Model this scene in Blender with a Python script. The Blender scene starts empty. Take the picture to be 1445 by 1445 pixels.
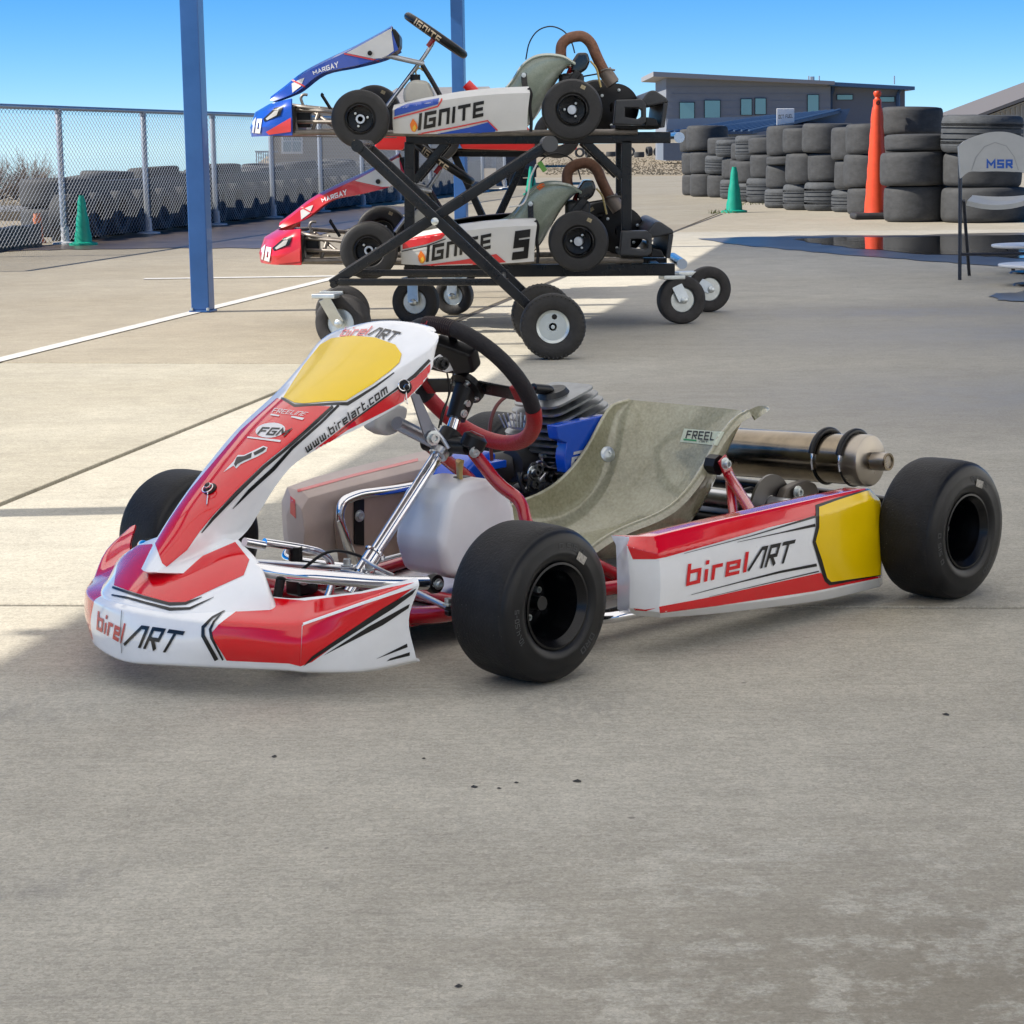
import bpy, bmesh, math, random
from mathutils import Vector, Matrix, geometry
from mathutils.bvhtree import BVHTree
rnd = random.Random(7)
R_ = math.radians
S = bpy.context.scene
COL = S.collection
# ------------------------------------------------------------------ camera
FPX, PITCH, CAMH, ROLL = 3079.2, 0.167, 0.8936, -0.0153
_c, _s = math.cos(PITCH), math.sin(PITCH)
_r0, F0, _u0 = Vector((1, 0, 0)), Vector((0, _c, -_s)), Vector((0, _s, _c))
R0 = _r0 * math.cos(ROLL) + _u0 * math.sin(ROLL)
U0 = _u0 * math.cos(ROLL) - _r0 * math.sin(ROLL)
CAM = Vector((0, 0, CAMH))
cd = bpy.data.cameras.new('camera'); cam = bpy.data.objects.new('camera', cd); COL.objects.link(cam)
cd.sensor_width = 36; cd.lens = 36 * FPX / 1445; cd.clip_start = .05; cd.clip_end = 3000
cam.matrix_world = Matrix(((R0.x, U0.x, -F0.x, CAM.x), (R0.y, U0.y, -F0.y, CAM.y), (R0.z, U0.z, -F0.z, CAM.z), (0, 0, 0, 1)))
S.camera = cam
# ------------------------------------------------------------------ light
SUN_EL, SHADOW_AZ = R_(41), R_(2)          # shadows fall to +x, turned 2 degrees away from the camera
w = bpy.data.worlds.new('World'); S.world = w; w.use_nodes = True
nt = w.node_tree; bg = nt.nodes['Background']
sky = nt.nodes.new('ShaderNodeTexSky'); sky.sky_type = 'NISHITA'; sky.sun_disc = False
sky.sun_elevation = SUN_EL; sky.sun_rotation = R_(270) - SHADOW_AZ
sky.air_density = .46; sky.dust_density = 0; sky.ozone_density = 4.5
hs0 = nt.nodes.new('ShaderNodeHueSaturation'); hs0.inputs['Saturation'].default_value = 1.33; nt.links.new(sky.outputs[0], hs0.inputs['Color']); nt.links.new(hs0.outputs[0], bg.inputs[0]); bg.inputs[1].default_value = .097
sd = bpy.data.lights.new('sun', 'SUN'); sun = bpy.data.objects.new('sun', sd); COL.objects.link(sun)
sd.energy = 4.4; sd.angle = R_(.53); sd.color = (1, .93, .82)
ld = Vector((math.cos(SUN_EL) * math.cos(SHADOW_AZ), math.cos(SUN_EL) * math.sin(SHADOW_AZ), -math.sin(SUN_EL)))
sun.rotation_euler = ld.to_track_quat('-Z', 'Y').to_euler()
S.view_settings.view_transform = 'Standard'; S.view_settings.look = 'None'
S.view_settings.exposure = 0.68; S.view_settings.gamma = 1
S.render.engine = 'CYCLES'; S.cycles.max_bounces = 7; S.cycles.diffuse_bounces = 4; S.cycles.glossy_bounces = 3; S.cycles.transmission_bounces = 4; S.cycles.caustics_reflective = False; S.cycles.caustics_refractive = False
# ------------------------------------------------------------------ pixel helpers
class Frame:
    """a local frame: origin o, axes ex, ey (horizontal), z up; turns photo pixels plus one known coordinate into points"""
    def __init__(s, o, ex, ey): s.o, s.ex, s.ey = Vector(o), Vector(ex), Vector(ey)
    def d2l(s, d): return Vector((d.dot(s.ex), d.dot(s.ey), d.z))
    def ray(s, u, v):
        d = F0 + R0 * ((u - 722.5) / FPX) + U0 * ((722.5 - v) / FPX)
        return s.d2l(CAM - s.o), s.d2l(d).normalized()
    def K(s, u, v, x=None, y=None, z=None):
        o, d = s.ray(u, v)
        i, val = (0, x) if x is not None else (1, y) if y is not None else (2, z)
        return o + d * ((val - o[i]) / d[i])
    def px(s, p):
        P = s.o + s.ex * p[0] + s.ey * p[1] + Vector((0, 0, p[2])) - CAM
        z = P.dot(F0); return (722.5 + FPX * P.dot(R0) / z, 722.5 - FPX * P.dot(U0) / z)
WF = Frame((0, 0, 0), (1, 0, 0), (0, 1, 0))
def G(u, v, z=0): return WF.K(u, v, z=z)
AZ = R_(10.2)                              # direction of the fence, the white line and the canopy
def AQ(a, q, z=0): return Vector((a * math.sin(AZ) + q * math.cos(AZ), a * math.cos(AZ) - q * math.sin(AZ), z))
# ------------------------------------------------------------------ materials
MATS = {}
def mat(name, col, rough=.5, metal=0, coat=0, var=0, vscale=8, bump=0, bscale=60, spec=.5, trans=0, sss=0, rvar=0):
    if name in MATS: return MATS[name]
    m = bpy.data.materials.new(name); m.use_nodes = True; n = m.node_tree.nodes; l = m.node_tree.links
    b = n['Principled BSDF']; b.inputs['Base Color'].default_value = (*col, 1); b.inputs['Roughness'].default_value = rough
    b.inputs['Metallic'].default_value = metal; b.inputs['Coat Weight'].default_value = coat; b.inputs['Coat Roughness'].default_value = .02
    b.inputs['Specular IOR Level'].default_value = spec; b.inputs['Transmission Weight'].default_value = trans
    if sss: b.inputs['Subsurface Weight'].default_value = sss; b.inputs['Subsurface Radius'].default_value = (.02, .02, .02)
    if var or bump or rvar:
        tc = n.new('ShaderNodeTexCoord')
    if var or rvar:
        t = n.new('ShaderNodeTexNoise'); t.inputs['Scale'].default_value = vscale; t.inputs['Detail'].default_value = 6; t.inputs['Roughness'].default_value = .65
        l.new(tc.outputs['Object'], t.inputs['Vector'])
    if var:
        r = n.new('ShaderNodeMapRange'); r.inputs[1].default_value = .3; r.inputs[2].default_value = .7; r.inputs[3].default_value = 1 - var; r.inputs[4].default_value = 1 + var
        l.new(t.outputs['Fac'], r.inputs[0])
        mx = n.new('ShaderNodeMix'); mx.data_type = 'RGBA'; mx.blend_type = 'MULTIPLY'; mx.inputs[0].default_value = 1; mx.inputs[6].default_value = (*col, 1)
        l.new(r.outputs[0], mx.inputs[7]); l.new(mx.outputs[2], b.inputs['Base Color'])
    if rvar:
        r = n.new('ShaderNodeMapRange'); r.inputs[1].default_value = .3; r.inputs[2].default_value = .7; r.inputs[3].default_value = max(.02, rough - rvar); r.inputs[4].default_value = rough + rvar
        l.new(t.outputs['Fac'], r.inputs[0]); l.new(r.outputs[0], b.inputs['Roughness'])
    if bump:
        t2 = n.new('ShaderNodeTexNoise'); t2.inputs['Scale'].default_value = bscale; t2.inputs['Detail'].default_value = 5
        l.new(tc.outputs['Object'], t2.inputs['Vector'])
        bp = n.new('ShaderNodeBump'); bp.inputs['Strength'].default_value = bump; bp.inputs['Distance'].default_value = .004
        l.new(t2.outputs['Fac'], bp.inputs['Height']); l.new(bp.outputs[0], b.inputs['Normal'])
    MATS[name] = m; return m
RED = mat('red_sticker', (.70, .0, .007), .09, coat=.7, var=.05, vscale=14, rvar=.06)
WHITE = mat('white_plastic', (.88, .89, .90), .13, coat=.6, var=.05, vscale=10, rvar=.08)
WSTICK = mat('white_sticker', (.86, .87, .88), .16, coat=.5, var=.03, vscale=12)
SCUFF = mat('scuffed_white_plastic', (.60, .57, .52), .5, var=.16, vscale=16, bump=.15, bscale=150)
YEL = mat('yellow_plate', (.90, .60, .0), .2, coat=.2, spec=.4, var=.04, vscale=12, rvar=.06)
def scuffed(m, amt=.35, col=(.16, .14, .12, 1)):
    '''thin scratches and rubber smears on painted plastic'''
    n = m.node_tree.nodes; l = m.node_tree.links; b = n['Principled BSDF']; tc = n.new('ShaderNodeTexCoord'); src = b.inputs['Base Color'].links[0].from_socket
    f = None
    for rot, sc in (((0, .3, .5), (6, 120, 60)), ((.4, .1, -.8), (90, 5, 70))):
        mp = n.new('ShaderNodeMapping'); mp.inputs['Rotation'].default_value = rot; mp.inputs['Scale'].default_value = sc; l.new(tc.outputs['Object'], mp.inputs[0])
        q = n.new('ShaderNodeTexNoise'); q.inputs['Scale'].default_value = 1; q.inputs['Detail'].default_value = 4; q.inputs['Roughness'].default_value = .7; l.new(mp.outputs[0], q.inputs[0])
        r = n.new('ShaderNodeMapRange'); r.inputs[1].default_value = .68; r.inputs[2].default_value = .76; l.new(q.outputs['Fac'], r.inputs[0])
        if f is None: f = r.outputs[0]
        else: k = n.new('ShaderNodeMath'); k.operation = 'MAXIMUM'; l.new(f, k.inputs[0]); l.new(r.outputs[0], k.inputs[1]); f = k.outputs[0]
    g = n.new('ShaderNodeTexNoise'); g.inputs['Scale'].default_value = 6; g.inputs['Detail'].default_value = 5; l.new(tc.outputs['Object'], g.inputs[0])
    r = n.new('ShaderNodeMapRange'); r.inputs[1].default_value = .46; r.inputs[2].default_value = .66; r.inputs[4].default_value = amt; l.new(g.outputs['Fac'], r.inputs[0])
    k = n.new('ShaderNodeMath'); k.operation = 'MULTIPLY'; l.new(f, k.inputs[0]); l.new(r.outputs[0], k.inputs[1])
    x = n.new('ShaderNodeMix'); x.data_type = 'RGBA'; x.inputs[7].default_value = col; l.new(k.outputs[0], x.inputs[0]); l.new(src, x.inputs[6]); l.new(x.outputs[2], b.inputs['Base Color'])
scuffed(WHITE, .5); scuffed(RED, .3, (.30, .10, .09, 1)); scuffed(YEL, .25, (.35, .26, .08, 1))
BLKS = mat('black_sticker', (.006, .006, .007), .28, coat=.1)
BLK = mat('black_plastic', (.006, .006, .007), .38, spec=.35, var=.2, vscale=20)
BLKM = mat('black_painted_steel', (.006, .006, .007), .3, coat=.1, spec=.4, var=.2, vscale=12, rvar=.1)
CHROME = mat('chrome', (.78, .78, .80), .09, 1, rvar=.05, vscale=30)
ALU = mat('aluminium', (.60, .61, .63), .32, 1, var=.1, vscale=30)
ZINC = mat('zinc_plated_steel', (.62, .66, .66), .36, .85, var=.12, vscale=25)
STEELB = mat('heat_browned_steel', (.29, .24, .175), .22, 1, var=.45, vscale=7, rvar=.1)
RUBBER = mat('slick_tyre_rubber', (.010, .010, .011), .6, spec=.3, var=.35, vscale=40, bump=.35, bscale=220)
def gritty(m):
    '''pale grit and worn grain stuck to the tread'''
    n = m.node_tree.nodes; l = m.node_tree.links; b = n['Principled BSDF']; tc = n.new('ShaderNodeTexCoord'); src = b.inputs['Base Color'].links[0].from_socket
    for sc, lo, hi, col, k in ((95, .035, .085, (.22, .21, .19, 1), .8), (240, .05, .16, (.09, .088, .085, 1), .55)):
        v = n.new('ShaderNodeTexVoronoi'); v.inputs['Scale'].default_value = sc; l.new(tc.outputs['Object'], v.inputs[0])
        r = n.new('ShaderNodeMapRange'); r.inputs[1].default_value = lo; r.inputs[2].default_value = hi; r.inputs[3].default_value = k; r.inputs[4].default_value = 0; l.new(v.outputs['Distance'], r.inputs[0])
        q = n.new('ShaderNodeTexNoise'); q.inputs['Scale'].default_value = 9; q.inputs['Detail'].default_value = 4; l.new(tc.outputs['Object'], q.inputs[0])
        r2 = n.new('ShaderNodeMapRange'); r2.inputs[1].default_value = .45; r2.inputs[2].default_value = .62; l.new(q.outputs['Fac'], r2.inputs[0])
        mm = n.new('ShaderNodeMath'); mm.operation = 'MULTIPLY'; l.new(r.outputs[0], mm.inputs[0]); l.new(r2.outputs[0], mm.inputs[1])
        x = n.new('ShaderNodeMix'); x.data_type = 'RGBA'; x.inputs[7].default_value = col; l.new(mm.outputs[0], x.inputs[0]); l.new(src, x.inputs[6]); src = x.outputs[2]
    l.new(src, b.inputs['Base Color'])
gritty(RUBBER)
SIDEW = mat('tyre_sidewall_rubber', (.006, .0065, .008), .36, spec=.35, var=.25, vscale=30, rvar=.08)
RIMB = mat('black_anodised_rim', (.006, .006, .007), .26, .3)
REDF = mat('red_powder_coat', (.40, .006, .014), .24, coat=.6, var=.12, vscale=14)
TANKM = mat('milky_tank_plastic', (.90, .92, .94), .34, sss=.15, var=.04, vscale=9)
BLUEP = mat('blue_plastic', (.006, .075, .52), .25, coat=.3, var=.08)
ENG = mat('cast_black_engine', (.018, .019, .02), .42, .2, var=.35, vscale=40, bump=.3)
FIN = mat('machined_fin', (.62, .64, .66), .34, .9, var=.15, vscale=40)
GRIPB = mat('black_suede', (.010, .009, .012), .75, var=.2, vscale=60, bump=.4, bscale=300)
GRIPR = mat('red_leather', (.36, .008, .014), .45, var=.15, vscale=60, bump=.4, bscale=260)
HOSE = mat('amber_hose', (.62, .46, .16), .3, trans=.2)
PODIN = mat('brownish_pod_inside', (.46, .37, .33), .52, var=.12, vscale=9)  # brownish grey with slight random tone, for the whole far pod
def fibreglass(name, a, b):
    m = bpy.data.materials.new(name); m.use_nodes = True; n = m.node_tree.nodes; l = m.node_tree.links; bs = n['Principled BSDF']
    tc = n.new('ShaderNodeTexCoord'); t = n.new('ShaderNodeTexNoise'); t.inputs['Scale'].default_value = 7; t.inputs['Detail'].default_value = 7; t.inputs['Roughness'].default_value = .7
    t2 = n.new('ShaderNodeTexNoise'); t2.inputs['Scale'].default_value = 160; t2.inputs['Detail'].default_value = 3
    l.new(tc.outputs['Object'], t.inputs[0]); l.new(tc.outputs['Object'], t2.inputs[0])
    ad = n.new('ShaderNodeMath'); ad.operation = 'MULTIPLY_ADD'; ad.inputs[1].default_value = .45; l.new(t2.outputs[0], ad.inputs[0]); l.new(t.outputs[0], ad.inputs[2])
    cr = n.new('ShaderNodeValToRGB'); cr.color_ramp.elements[0].position = .48; cr.color_ramp.elements[1].position = .98
    cr.color_ramp.elements[0].color = (*a, 1); cr.color_ramp.elements[1].color = (*b, 1)
    l.new(ad.outputs[0], cr.inputs[0]); l.new(cr.outputs[0], bs.inputs['Base Color'])
    bs.inputs['Roughness'].default_value = .15; bs.inputs['Coat Weight'].default_value = .9; bs.inputs['Coat Roughness'].default_value = .05
    bp = n.new('ShaderNodeBump'); bp.inputs['Strength'].default_value = .25; bp.inputs['Distance'].default_value = .002; l.new(t2.outputs[0], bp.inputs['Height']); l.new(bp.outputs[0], bs.inputs['Normal'])
    return m
SEATM = fibreglass('fibreglass_seat', (.20, .185, .10), (.44, .43, .30))
SEATG = fibreglass('pale_green_fibreglass', (.24, .29, .23), (.40, .45, .37))
# ------------------------------------------------------------------ mesh helpers
def mk(name, vs, fs, m, parent=None, smooth=None, kind=None):
    me = bpy.data.meshes.new(name); me.from_pydata([tuple(v) for v in vs], [], fs); me.validate(); me.update()
    bm = bmesh.new(); bm.from_mesh(me); bmesh.ops.recalc_face_normals(bm, faces=bm.faces); bm.to_mesh(me); bm.free()
    if m: me.materials.append(m)
    if smooth is not None:
        me.polygons.foreach_set('use_smooth', [True] * len(me.polygons))
        me.set_sharp_from_angle(angle=R_(smooth))
    o = bpy.data.objects.new(name, me); COL.objects.link(o)
    if parent: o.parent = parent
    if kind: o['kind'] = kind
    return o
def tag(o, label, cat, group=None):
    o['label'] = label; o['category'] = cat
    if group: o['group'] = group
    return o
def empty(name, loc, label, cat, group=None, rz=0):
    o = bpy.data.objects.new(name, None); COL.objects.link(o); o.location = loc; o.rotation_euler = (0, 0, rz); o.empty_display_size = .1
    return tag(o, label, cat, group)
class MB:
    def __init__(s): s.v, s.f = [], []
    def add(s, vs, fs):
        k = len(s.v); s.v += [Vector(v) for v in vs]; s.f += [tuple(i + k for i in f) for f in fs]; return s
    def box(s, a, b):
        a, b = Vector(a), Vector(b)
        vs = [(x, y, z) for x in (a.x, b.x) for y in (a.y, b.y) for z in (a.z, b.z)]
        return s.add(vs, [(0, 1, 3, 2), (4, 6, 7, 5), (0, 4, 5, 1), (2, 3, 7, 6), (0, 2, 6, 4), (1, 5, 7, 3)])
    def bar(s, p, q, wd, ht, up=(0, 0, 1)):
        p, q = Vector(p), Vector(q); d = (q - p).normalized(); sd = d.cross(Vector(up))
        if sd.length < 1e-4: sd = d.cross(Vector((0, 1, 0)))
        sd.normalize(); u = sd.cross(d)
        vs = [e + sd * (a * wd / 2) + u * (b * ht / 2) for e in (p, q) for a, b in ((-1, -1), (1, -1), (1, 1), (-1, 1))]
        return s.add(vs, [(3, 2, 1, 0), (4, 5, 6, 7), (0, 1, 5, 4), (1, 2, 6, 5), (2, 3, 7, 6), (3, 0, 4, 7)])
    def tube(s, pts, r, n=10, cap=True, closed=False):
        pts = [Vector(p) for p in pts]; N = len(pts); rr = r if isinstance(r, (list, tuple)) else [r] * N
        rings = []; prev = None
        for i, p in enumerate(pts):
            if closed: d = (pts[(i + 1) % N] - pts[i - 1])
            else: d = (pts[min(i + 1, N - 1)] - pts[max(i - 1, 0)])
            d.normalize()
            if prev is None:
                a = d.orthogonal().normalized()
            else:
                a = prev - d * prev.dot(d)
                a = a.normalized() if a.length > 1e-6 else d.orthogonal().normalized()
            prev = a; b = d.cross(a)
            rings.append([p + (a * math.cos(t) + b * math.sin(t)) * rr[i] for t in (2 * math.pi * k / n for k in range(n))])
        vs = [v for g in rings for v in g]; fs = []
        for i in range(N if closed else N - 1):
            j = (i + 1) % N
            for k in range(n): fs.append((i * n + k, i * n + (k + 1) % n, j * n + (k + 1) % n, j * n + k))
        if cap and not closed: fs += [tuple(range(n))[::-1], tuple((N - 1) * n + k for k in range(n))]
        return s.add(vs, fs)
    def lathe(s, prof, c=(0, 0, 0), axis=(0, 0, 1), n=32, closed=False):
        ax = Vector(axis).normalized(); a = ax.orthogonal().normalized(); b = ax.cross(a); c = Vector(c)
        vs = [c + ax * h + (a * math.cos(t) + b * math.sin(t)) * r for r, h in prof for t in (2 * math.pi * k / n for k in range(n))]
        fs = []; m_ = len(prof)
        for i in range(m_ if closed else m_ - 1):
            j = (i + 1) % m_
            for k in range(n): fs.append((i * n + k, i * n + (k + 1) % n, j * n + (k + 1) % n, j * n + k))
        if not closed:
            if prof[0][0] > 1e-6: fs.append(tuple(range(n)))
            if prof[-1][0] > 1e-6: fs.append(tuple((m_ - 1) * n + k for k in range(n)))
        return s.add(vs, fs)
    def prism(s, poly, d):
        d = Vector(d); n = len(poly); vs = [Vector(p) for p in poly]; vs += [p + d for p in vs]
        return s.add(vs, [tuple(range(n)), tuple(range(n, 2 * n))[::-1]] + [(i, (i + 1) % n, (i + 1) % n + n, i + n) for i in range(n)])
    def build(s, name, m, parent=None, smooth=None, kind=None, bevel=0, seg=2):
        o = mk(name, s.v, s.f, m, parent, smooth, kind)
        if bevel:
            me = o.data; bm = bmesh.new(); bm.from_mesh(me); bmesh.ops.remove_doubles(bm, verts=bm.verts, dist=1e-6)
            es = [e for e in bm.edges if len(e.link_faces) == 2 and e.calc_face_angle(0) > R_(25)]
            bmesh.ops.bevel(bm, geom=es, offset=bevel, segments=seg, profile=.5, affect='EDGES', clamp_overlap=True)
            bm.to_mesh(me); bm.free(); me.polygons.foreach_set('use_smooth', [True] * len(me.polygons)); me.set_sharp_from_angle(angle=R_(60)); o.modifiers.new('wn', 'WEIGHTED_NORMAL')
        return o
def arc(pts, r, n=5):
    """round the inner corners of a polyline"""
    pts = [Vector(p) for p in pts]; out = [pts[0]]
    for i in range(1, len(pts) - 1):
        a, b, c = pts[i - 1], pts[i], pts[i + 1]; k = min(r, (a - b).length * .48, (c - b).length * .48)
        p, q = b + (a - b).normalized() * k, b + (c - b).normalized() * k
        for j in range(n + 1):
            t = j / n; out.append(p * (1 - t) ** 2 + b * 2 * t * (1 - t) + q * t * t)
    out.append(pts[-1]); return out
def spline(pts, n, sharp=()):
    """cubic through all points; tangents break at the sharp indices"""
    pts = [Vector(p) for p in pts]; N = len(pts); out = []
    for i in range(N - 1):
        p0, p1 = pts[i], pts[i + 1]
        t0 = (p1 - p0) if (i == 0 or i in sharp) else (p1 - pts[i - 1]) / 2
        t1 = (p1 - p0) if (i + 1 == N - 1 or (i + 1) in sharp) else (pts[i + 2] - p0) / 2
        for k in range(n):
            t = k / n; out.append((2 * t ** 3 - 3 * t * t + 1) * p0 + (t ** 3 - 2 * t * t + t) * t0 + (-2 * t ** 3 + 3 * t * t) * p1 + (t ** 3 - t * t) * t1)
    out.append(pts[-1]); return out
def soften(o, wd, ang=24, seg=3):
    me = o.data; bm = bmesh.new(); bm.from_mesh(me); bmesh.ops.remove_doubles(bm, verts=bm.verts, dist=1e-5)
    es = [e for e in bm.edges if len(e.link_faces) == 2 and R_(ang) < e.calc_face_angle(0) < R_(120)]
    if es: bmesh.ops.bevel(bm, geom=es, offset=wd, segments=seg, profile=.5, affect='EDGES', clamp_overlap=True)
    bm.to_mesh(me); bm.free(); me.polygons.foreach_set('use_smooth', [True] * len(me.polygons)); me.set_sharp_from_angle(angle=R_(50)); return o
def surf(name, grid, m, parent, nu=5, nv=5, su=(), sv=(), thick=.004, smooth=38, soft=0):
    """grid: rows of points; smooth sheet through them with real thickness"""
    rows = [spline(r, nv, sv) for r in grid]; cols = [spline([r[j] for r in rows], nu, su) for j in range(len(rows[0]))]
    nr, nc = len(cols[0]), len(cols)
    vs = [cols[j][i] for i in range(nr) for j in range(nc)]
    fs = [(i * nc + j, i * nc + j + 1, (i + 1) * nc + j + 1, (i + 1) * nc + j) for i in range(nr - 1) for j in range(nc - 1)]
    o = mk(name, vs, fs, m, None, smooth)
    if soft: soften(o, soft); smooth = 50
    if thick:
        md = o.modifiers.new('s', 'SOLIDIFY'); md.thickness = abs(thick); md.offset = -1 if thick > 0 else 1
        me = bpy.data.meshes.new_from_object(o.evaluated_get(bpy.context.evaluated_depsgraph_get())); o.modifiers.clear(); o.data = me; me.name = name
        me.set_sharp_from_angle(angle=R_(smooth))
    if parent: o.parent = parent
    return o
# ------------------------------------------------------------------ decals: flat print laid on a real surface
_bvh = {}
def target(o):
    if o.name in _bvh: return _bvh[o.name]
    me = o.data; me.calc_loop_triangles(); vs = [v.co.copy() for v in me.vertices]
    tr = [tuple(t.vertices) for t in me.loop_triangles]; cn = [c.vector.copy() for c in me.corner_normals]
    lp = [tuple(t.loops) for t in me.loop_triangles]
    _bvh[o.name] = (BVHTree.FromPolygons(vs, tr), vs, tr, cn, lp); return _bvh[o.name]
def hit(fr, o, u, v):
    T = target(o); org, d = fr.ray(u, v); h = T[0].ray_cast(org, d)
    if h[0] is None: return None
    vs, tr, cn, lp = T[1:]; a, b, c = (vs[i] for i in tr[h[2]])
    try:
        wts = geometry.barycentric_transform(h[0], a, b, c, Vector((1, 0, 0)), Vector((0, 1, 0)), Vector((0, 0, 1)))
        n = sum((cn[lp[h[2]][i]] * wts[i] for i in range(3)), Vector()).normalized()
    except Exception: n = h[1]
    if n.dot(d) > 0: n = -n
    return h[0], n
def clip(poly, ax, val, keep_less):
    out = []
    for i in range(len(poly)):
        a, b = poly[i], poly[(i + 1) % len(poly)]; ia, ib = (a[ax] <= val) == keep_less or a[ax] == val, (b[ax] <= val) == keep_less or b[ax] == val
        if ia: out.append(a)
        if ia != ib:
            t = (val - a[ax]) / (b[ax] - a[ax]); out.append((a[0] + (b[0] - a[0]) * t, a[1] + (b[1] - a[1]) * t))
    return out
def decal(name, fr, o, polys, m, parent=None, off=.0011, cell=3, conv=False):
    """polys in photo pixels, projected onto object o of frame fr"""
    vs, ns, fs, idx = [], [], [], {}
    def vert(p):
        k = (round(p[0], 2), round(p[1], 2))
        if k not in idx:
            h = hit(fr, o, *p)
            if h is None: idx[k] = None
            else: idx[k] = len(vs); vs.append(h[0] + h[1] * off); ns.append(h[1])
        return idx[k]
    for poly in polys:
        if conv: tris = [poly]
        else:
            v3 = [Vector((p[0], p[1], 0)) for p in poly]; tris = [[poly[i] for i in t] for t in geometry.tessellate_polygon([v3])]
        for t in tris:
            x0, x1 = min(p[0] for p in t), max(p[0] for p in t); y0, y1 = min(p[1] for p in t), max(p[1] for p in t)
            for i in range(int(x0 // cell), int(x1 // cell) + 1):
                c1 = clip(clip(t, 0, i * cell, False), 0, (i + 1) * cell, True)
                if len(c1) < 3: continue
                for j in range(int(y0 // cell), int(y1 // cell) + 1):
                    c2 = clip(clip(c1, 1, j * cell, False), 1, (j + 1) * cell, True)
                    if len(c2) < 3: continue
                    ids = [vert(p) for p in c2]; ids = [q for k, q in enumerate(ids) if q is not None and q not in ids[:k]]
                    if len(ids) >= 3: fs.append(tuple(ids))
    if not fs: print('EMPTY DECAL', name); return None
    me = bpy.data.meshes.new(name); me.from_pydata([tuple(v) for v in vs], [], fs); me.update()
    me.materials.append(m); me.polygons.foreach_set('use_smooth', [True] * len(me.polygons))
    org = fr.ray(722, 722)[0]
    bad = [p for p in me.polygons if p.normal.dot(org - p.center) < 0]
    if bad:
        bm = bmesh.new(); bm.from_mesh(me); bm.faces.ensure_lookup_table(); bmesh.ops.reverse_faces(bm, faces=[bm.faces[p.index] for p in bad]); bm.to_mesh(me); bm.free()
    try: me.normals_split_custom_set_from_vertices([tuple(n) for n in ns])
    except Exception as e: print('normals', e)
    d = bpy.data.objects.new(name, me); COL.objects.link(d); d.parent = parent or o
    return d
GL = {'b': (.55, [[(0, 1), (0, 0), (.55, 0), (.55, .65), (.1, .65)]]), 'i': (0, [[(0, 0), (0, .50)], [(0, .96), (0, .99)]]), 'r': (.36, [[(0, 0), (0, .65), (.36, .65)]]),
 'e': (.55, [[(.55, 0), (0, 0), (0, .65), (.55, .65), (.55, .33), (.1, .33)]]), 'l': (0, [[(0, 0), (0, 1)]]), 'A': (.95, [[(0, 0), (.62, 1), (.95, 1), (.95, 0)]]),
 'R': (.6, [[(0, 0), (0, 1), (.6, 1), (.6, .46), (.1, .46)], [(.3, .36), (.6, 0)]]), 'T': (.75, [[(0, 1), (.75, 1)], [(.375, .9), (.375, 0)]]),
 'w': (.7, [[(0, .65), (0, 0), (.7, 0), (.7, .65)], [(.35, .1), (.35, .6)]]), '.': (0, [[(0, -.04), (0, .12)]]), 'a': (.55, [[(.06, .65), (.55, .65), (.55, 0), (0, 0), (0, .34), (.46, .34)]]),
 't': (.32, [[(0, .95), (0, 0), (.32, 0)], [(.09, .65), (.34, .65)]]), 'c': (.5, [[(.5, .65), (0, .65), (0, 0), (.5, 0)]]), 'o': (.55, [[(0, 0), (0, .65), (.55, .65), (.55, 0), (0, 0)]]),
 'm': (.8, [[(0, 0), (0, .65), (.8, .65), (.8, 0)], [(.4, .56), (.4, 0)]]), 'F': (.6, [[(0, 0), (0, 1), (.6, 1)], [(.09, .5), (.5, .5)]]), 'E': (.6, [[(.6, 1), (0, 1), (0, 0), (.6, 0)], [(.09, .5), (.55, .5)]]),
 'L': (.55, [[(0, 1), (0, 0), (.55, 0)]]), 'I': (0, [[(0, 0), (0, 1)]]), 'N': (.62, [[(0, 0), (0, 1), (.62, 1), (.62, 0)]]), 'G': (.68, [[(.68, 1), (0, 1), (0, 0), (.68, 0), (.68, .5), (.36, .5)]]),
 'M': (.85, [[(0, 0), (0, 1), (.425, .35), (.85, 1), (.85, 0)]]), 'Y': (.68, [[(0, 1), (.34, .48), (.68, 1)], [(.34, .4), (.34, 0)]]), '5': (.6, [[(.6, 1), (0, 1), (0, .55), (.6, .55), (.6, 0), (0, 0)]]),
 '1': (.2, [[(0, .8), (.2, 1), (.2, 0)]]), '0': (.55, [[(0, 0), (0, 1), (.55, 1), (.55, 0), (0, 0)]]), 'O': (.62, [[(0, 0), (0, 1), (.62, 1), (.62, 0), (0, 0)]]), 'C': (.6, [[(.6, 1), (0, 1), (0, 0), (.6, 0)]]),
 'U': (.62, [[(0, 1), (0, 0), (.62, 0), (.62, 1)]]), ' ': (.2, []), '6': (.55, [[(.55, 1), (0, 1), (0, 0), (.55, 0), (.55, .52), (.08, .52)]]), '4': (.55, [[(0, 1), (0, .4), (.47, .4)], [(.55, 1), (.55, 0)]]), '-': (.35, [[(0, .5), (.35, .5)]]), 'x': (.4, [[(0, .55), (.4, .05)]]),
 'Q': (.7, [[(0, 0), (.35, 1), (.7, 0)], [(.24, .30), (.46, .30)]]), 'S': (.6, [[(.6, 1), (0, 1), (0, .5), (.6, .5), (.6, 0), (0, 0)]]), 'u': (.5, [[(0, .65), (0, 0), (.5, 0), (.5, .65)]])}
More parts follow.
